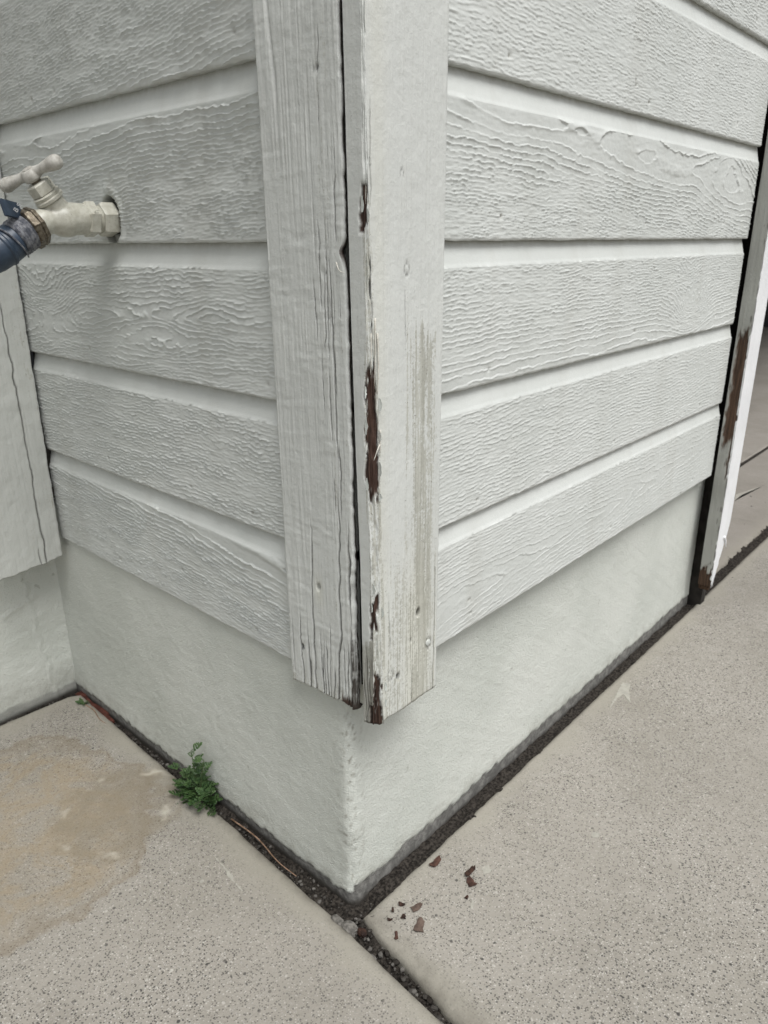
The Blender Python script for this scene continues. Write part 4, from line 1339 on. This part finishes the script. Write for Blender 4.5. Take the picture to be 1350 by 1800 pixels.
M_CHK = mat_simple('concrete_rubble', (.085, .08, .072), (.19, .18, .162), 160, .9, .2, .8)
def chunk(c, s, seed, label, mat=M_CHK):
    b = bmesh.new()
    bmesh.ops.create_icosphere(b, subdivisions=2, radius=1)
    for v in b.verts:
        p = v.co
        k = .55 + .9 * float(fbm(np.array(p.x * 1.1 + seed * 3.1 + p.z * .7), np.array(p.y * 1.2 - p.z * .9), seed, 2))
        p = Vector([math.copysign(abs(q) ** .7, q) for q in p])
        v.co = Vector((p.x * s[0] * k + c[0], p.y * s[1] * k + c[1], p.z * s[2] * k + c[2]))
    o = bm_obj('concrete_chunk', b, mat, None, False)
    tag(o, label, 'chunk', 'concrete rubble at the corner')
chunk((-.030, .004, -.006), (.009, .012, .007), 1, 'largest pale concrete chunk below the foundation corner')
chunk((-.034, .026, -.004), (.006, .010, .005), 2, 'pale concrete chunk on the walkway edge left of the corner')
chunk((-.021, -.010, -.008), (.006, .007, .005), 3, 'brownish chunk right of the largest chunk at the corner', M_CHIP[0])
chunk((-.040, -.045, -.012), (.006, .006, .005), 4, 'grey chunk in the joint just below the corner')
chunk((-.052, -.17, -.013), (.007, .010, .006), 5, 'grey chunk in the joint near the lower picture edge')
chunk((-.055, -.20, -.012), (.008, .009, .006), 6, 'lowest grey chunk in the joint at the picture edge')

# ------------------------------------------------------------------ paint splashes on the slabs
M_SPLASH = mat_simple('dried_paint', (.30, .29, .255), (.36, .35, .305), 90, .7, .3, .4)
def splash(parent, outline, z=.0007):
    bm = bmesh.new()
    dense = []
    rn = random.Random(int(1000 * abs(outline[0][0])))
    for (x0, y0), (x1, y1) in zip(outline, outline[1:] + outline[:1]):
        L = math.hypot(x1 - x0, y1 - y0)
        k = max(1, int(L / .003))
        for i in range(k):
            jj = min(.0012, L * .3)
            dense.append((x0 + (x1 - x0) * i / k + rn.uniform(-jj, jj) * (i > 0), y0 + (y1 - y0) * i / k + rn.uniform(-jj, jj) * (i > 0)))
    outline = dense
    top = [bm.verts.new((x, y, z)) for x, y in outline]
    bot = [bm.verts.new((x, y, -.002)) for x, y in outline]
    bm.faces.new(top)
    n = len(top)
    for k in range(n):
        bm.faces.new((top[k], bot[k], bot[(k + 1) % n], top[(k + 1) % n]))
    return bm_obj('paint_splash', bm, M_SPLASH, parent)
splash(slab_r, [(.795, -.012), (.80, -.028), (.775, -.036), (.735, -.058), (.742, -.047), (.755, -.034), (.735, -.030), (.690, -.034), (.735, -.024), (.765, -.018)])
splash(slab_r, [(.353 + .006 * math.cos(a) * (1 + .2 * math.sin(3 * a)), -.173 + .006 * math.sin(a)) for a in np.linspace(0, 6.28, 13)[:-1]])
splash(slab_r, [(.83 + .006 * math.cos(a), -.125 + .004 * math.sin(a + .4)) for a in np.linspace(0, 6.28, 8)[:-1]])
splash(slab_r, [(.105, -.105), (.118, -.098), (.120, -.101), (.107, -.108)])
splash(slab_r, [(.178 + .008 * math.cos(a) * (1 + .4 * math.sin(4 * a)), -.082 + .007 * math.sin(a)) for a in np.linspace(0, 6.28, 15)[:-1]])
splash(slab_l, [(-.0825, .255), (-.084, .225), (-.086, .212), (-.0865, .198), (-.091, .188), (-.0935, .165), (-.0955, .166), (-.093, .190), (-.0925, .202), (-.0885, .214), (-.086, .228), (-.0835, .252)])
splash(slab_l, [(-.124 + .0035 * math.cos(a), .225 + .003 * math.sin(a)) for a in np.linspace(0, 6.28, 9)[:-1]])
splash(gs, [(2.17, .205), (2.26, .225), (2.38, .195), (2.44, .180), (2.36, .188), (2.28, .205)], .0007)
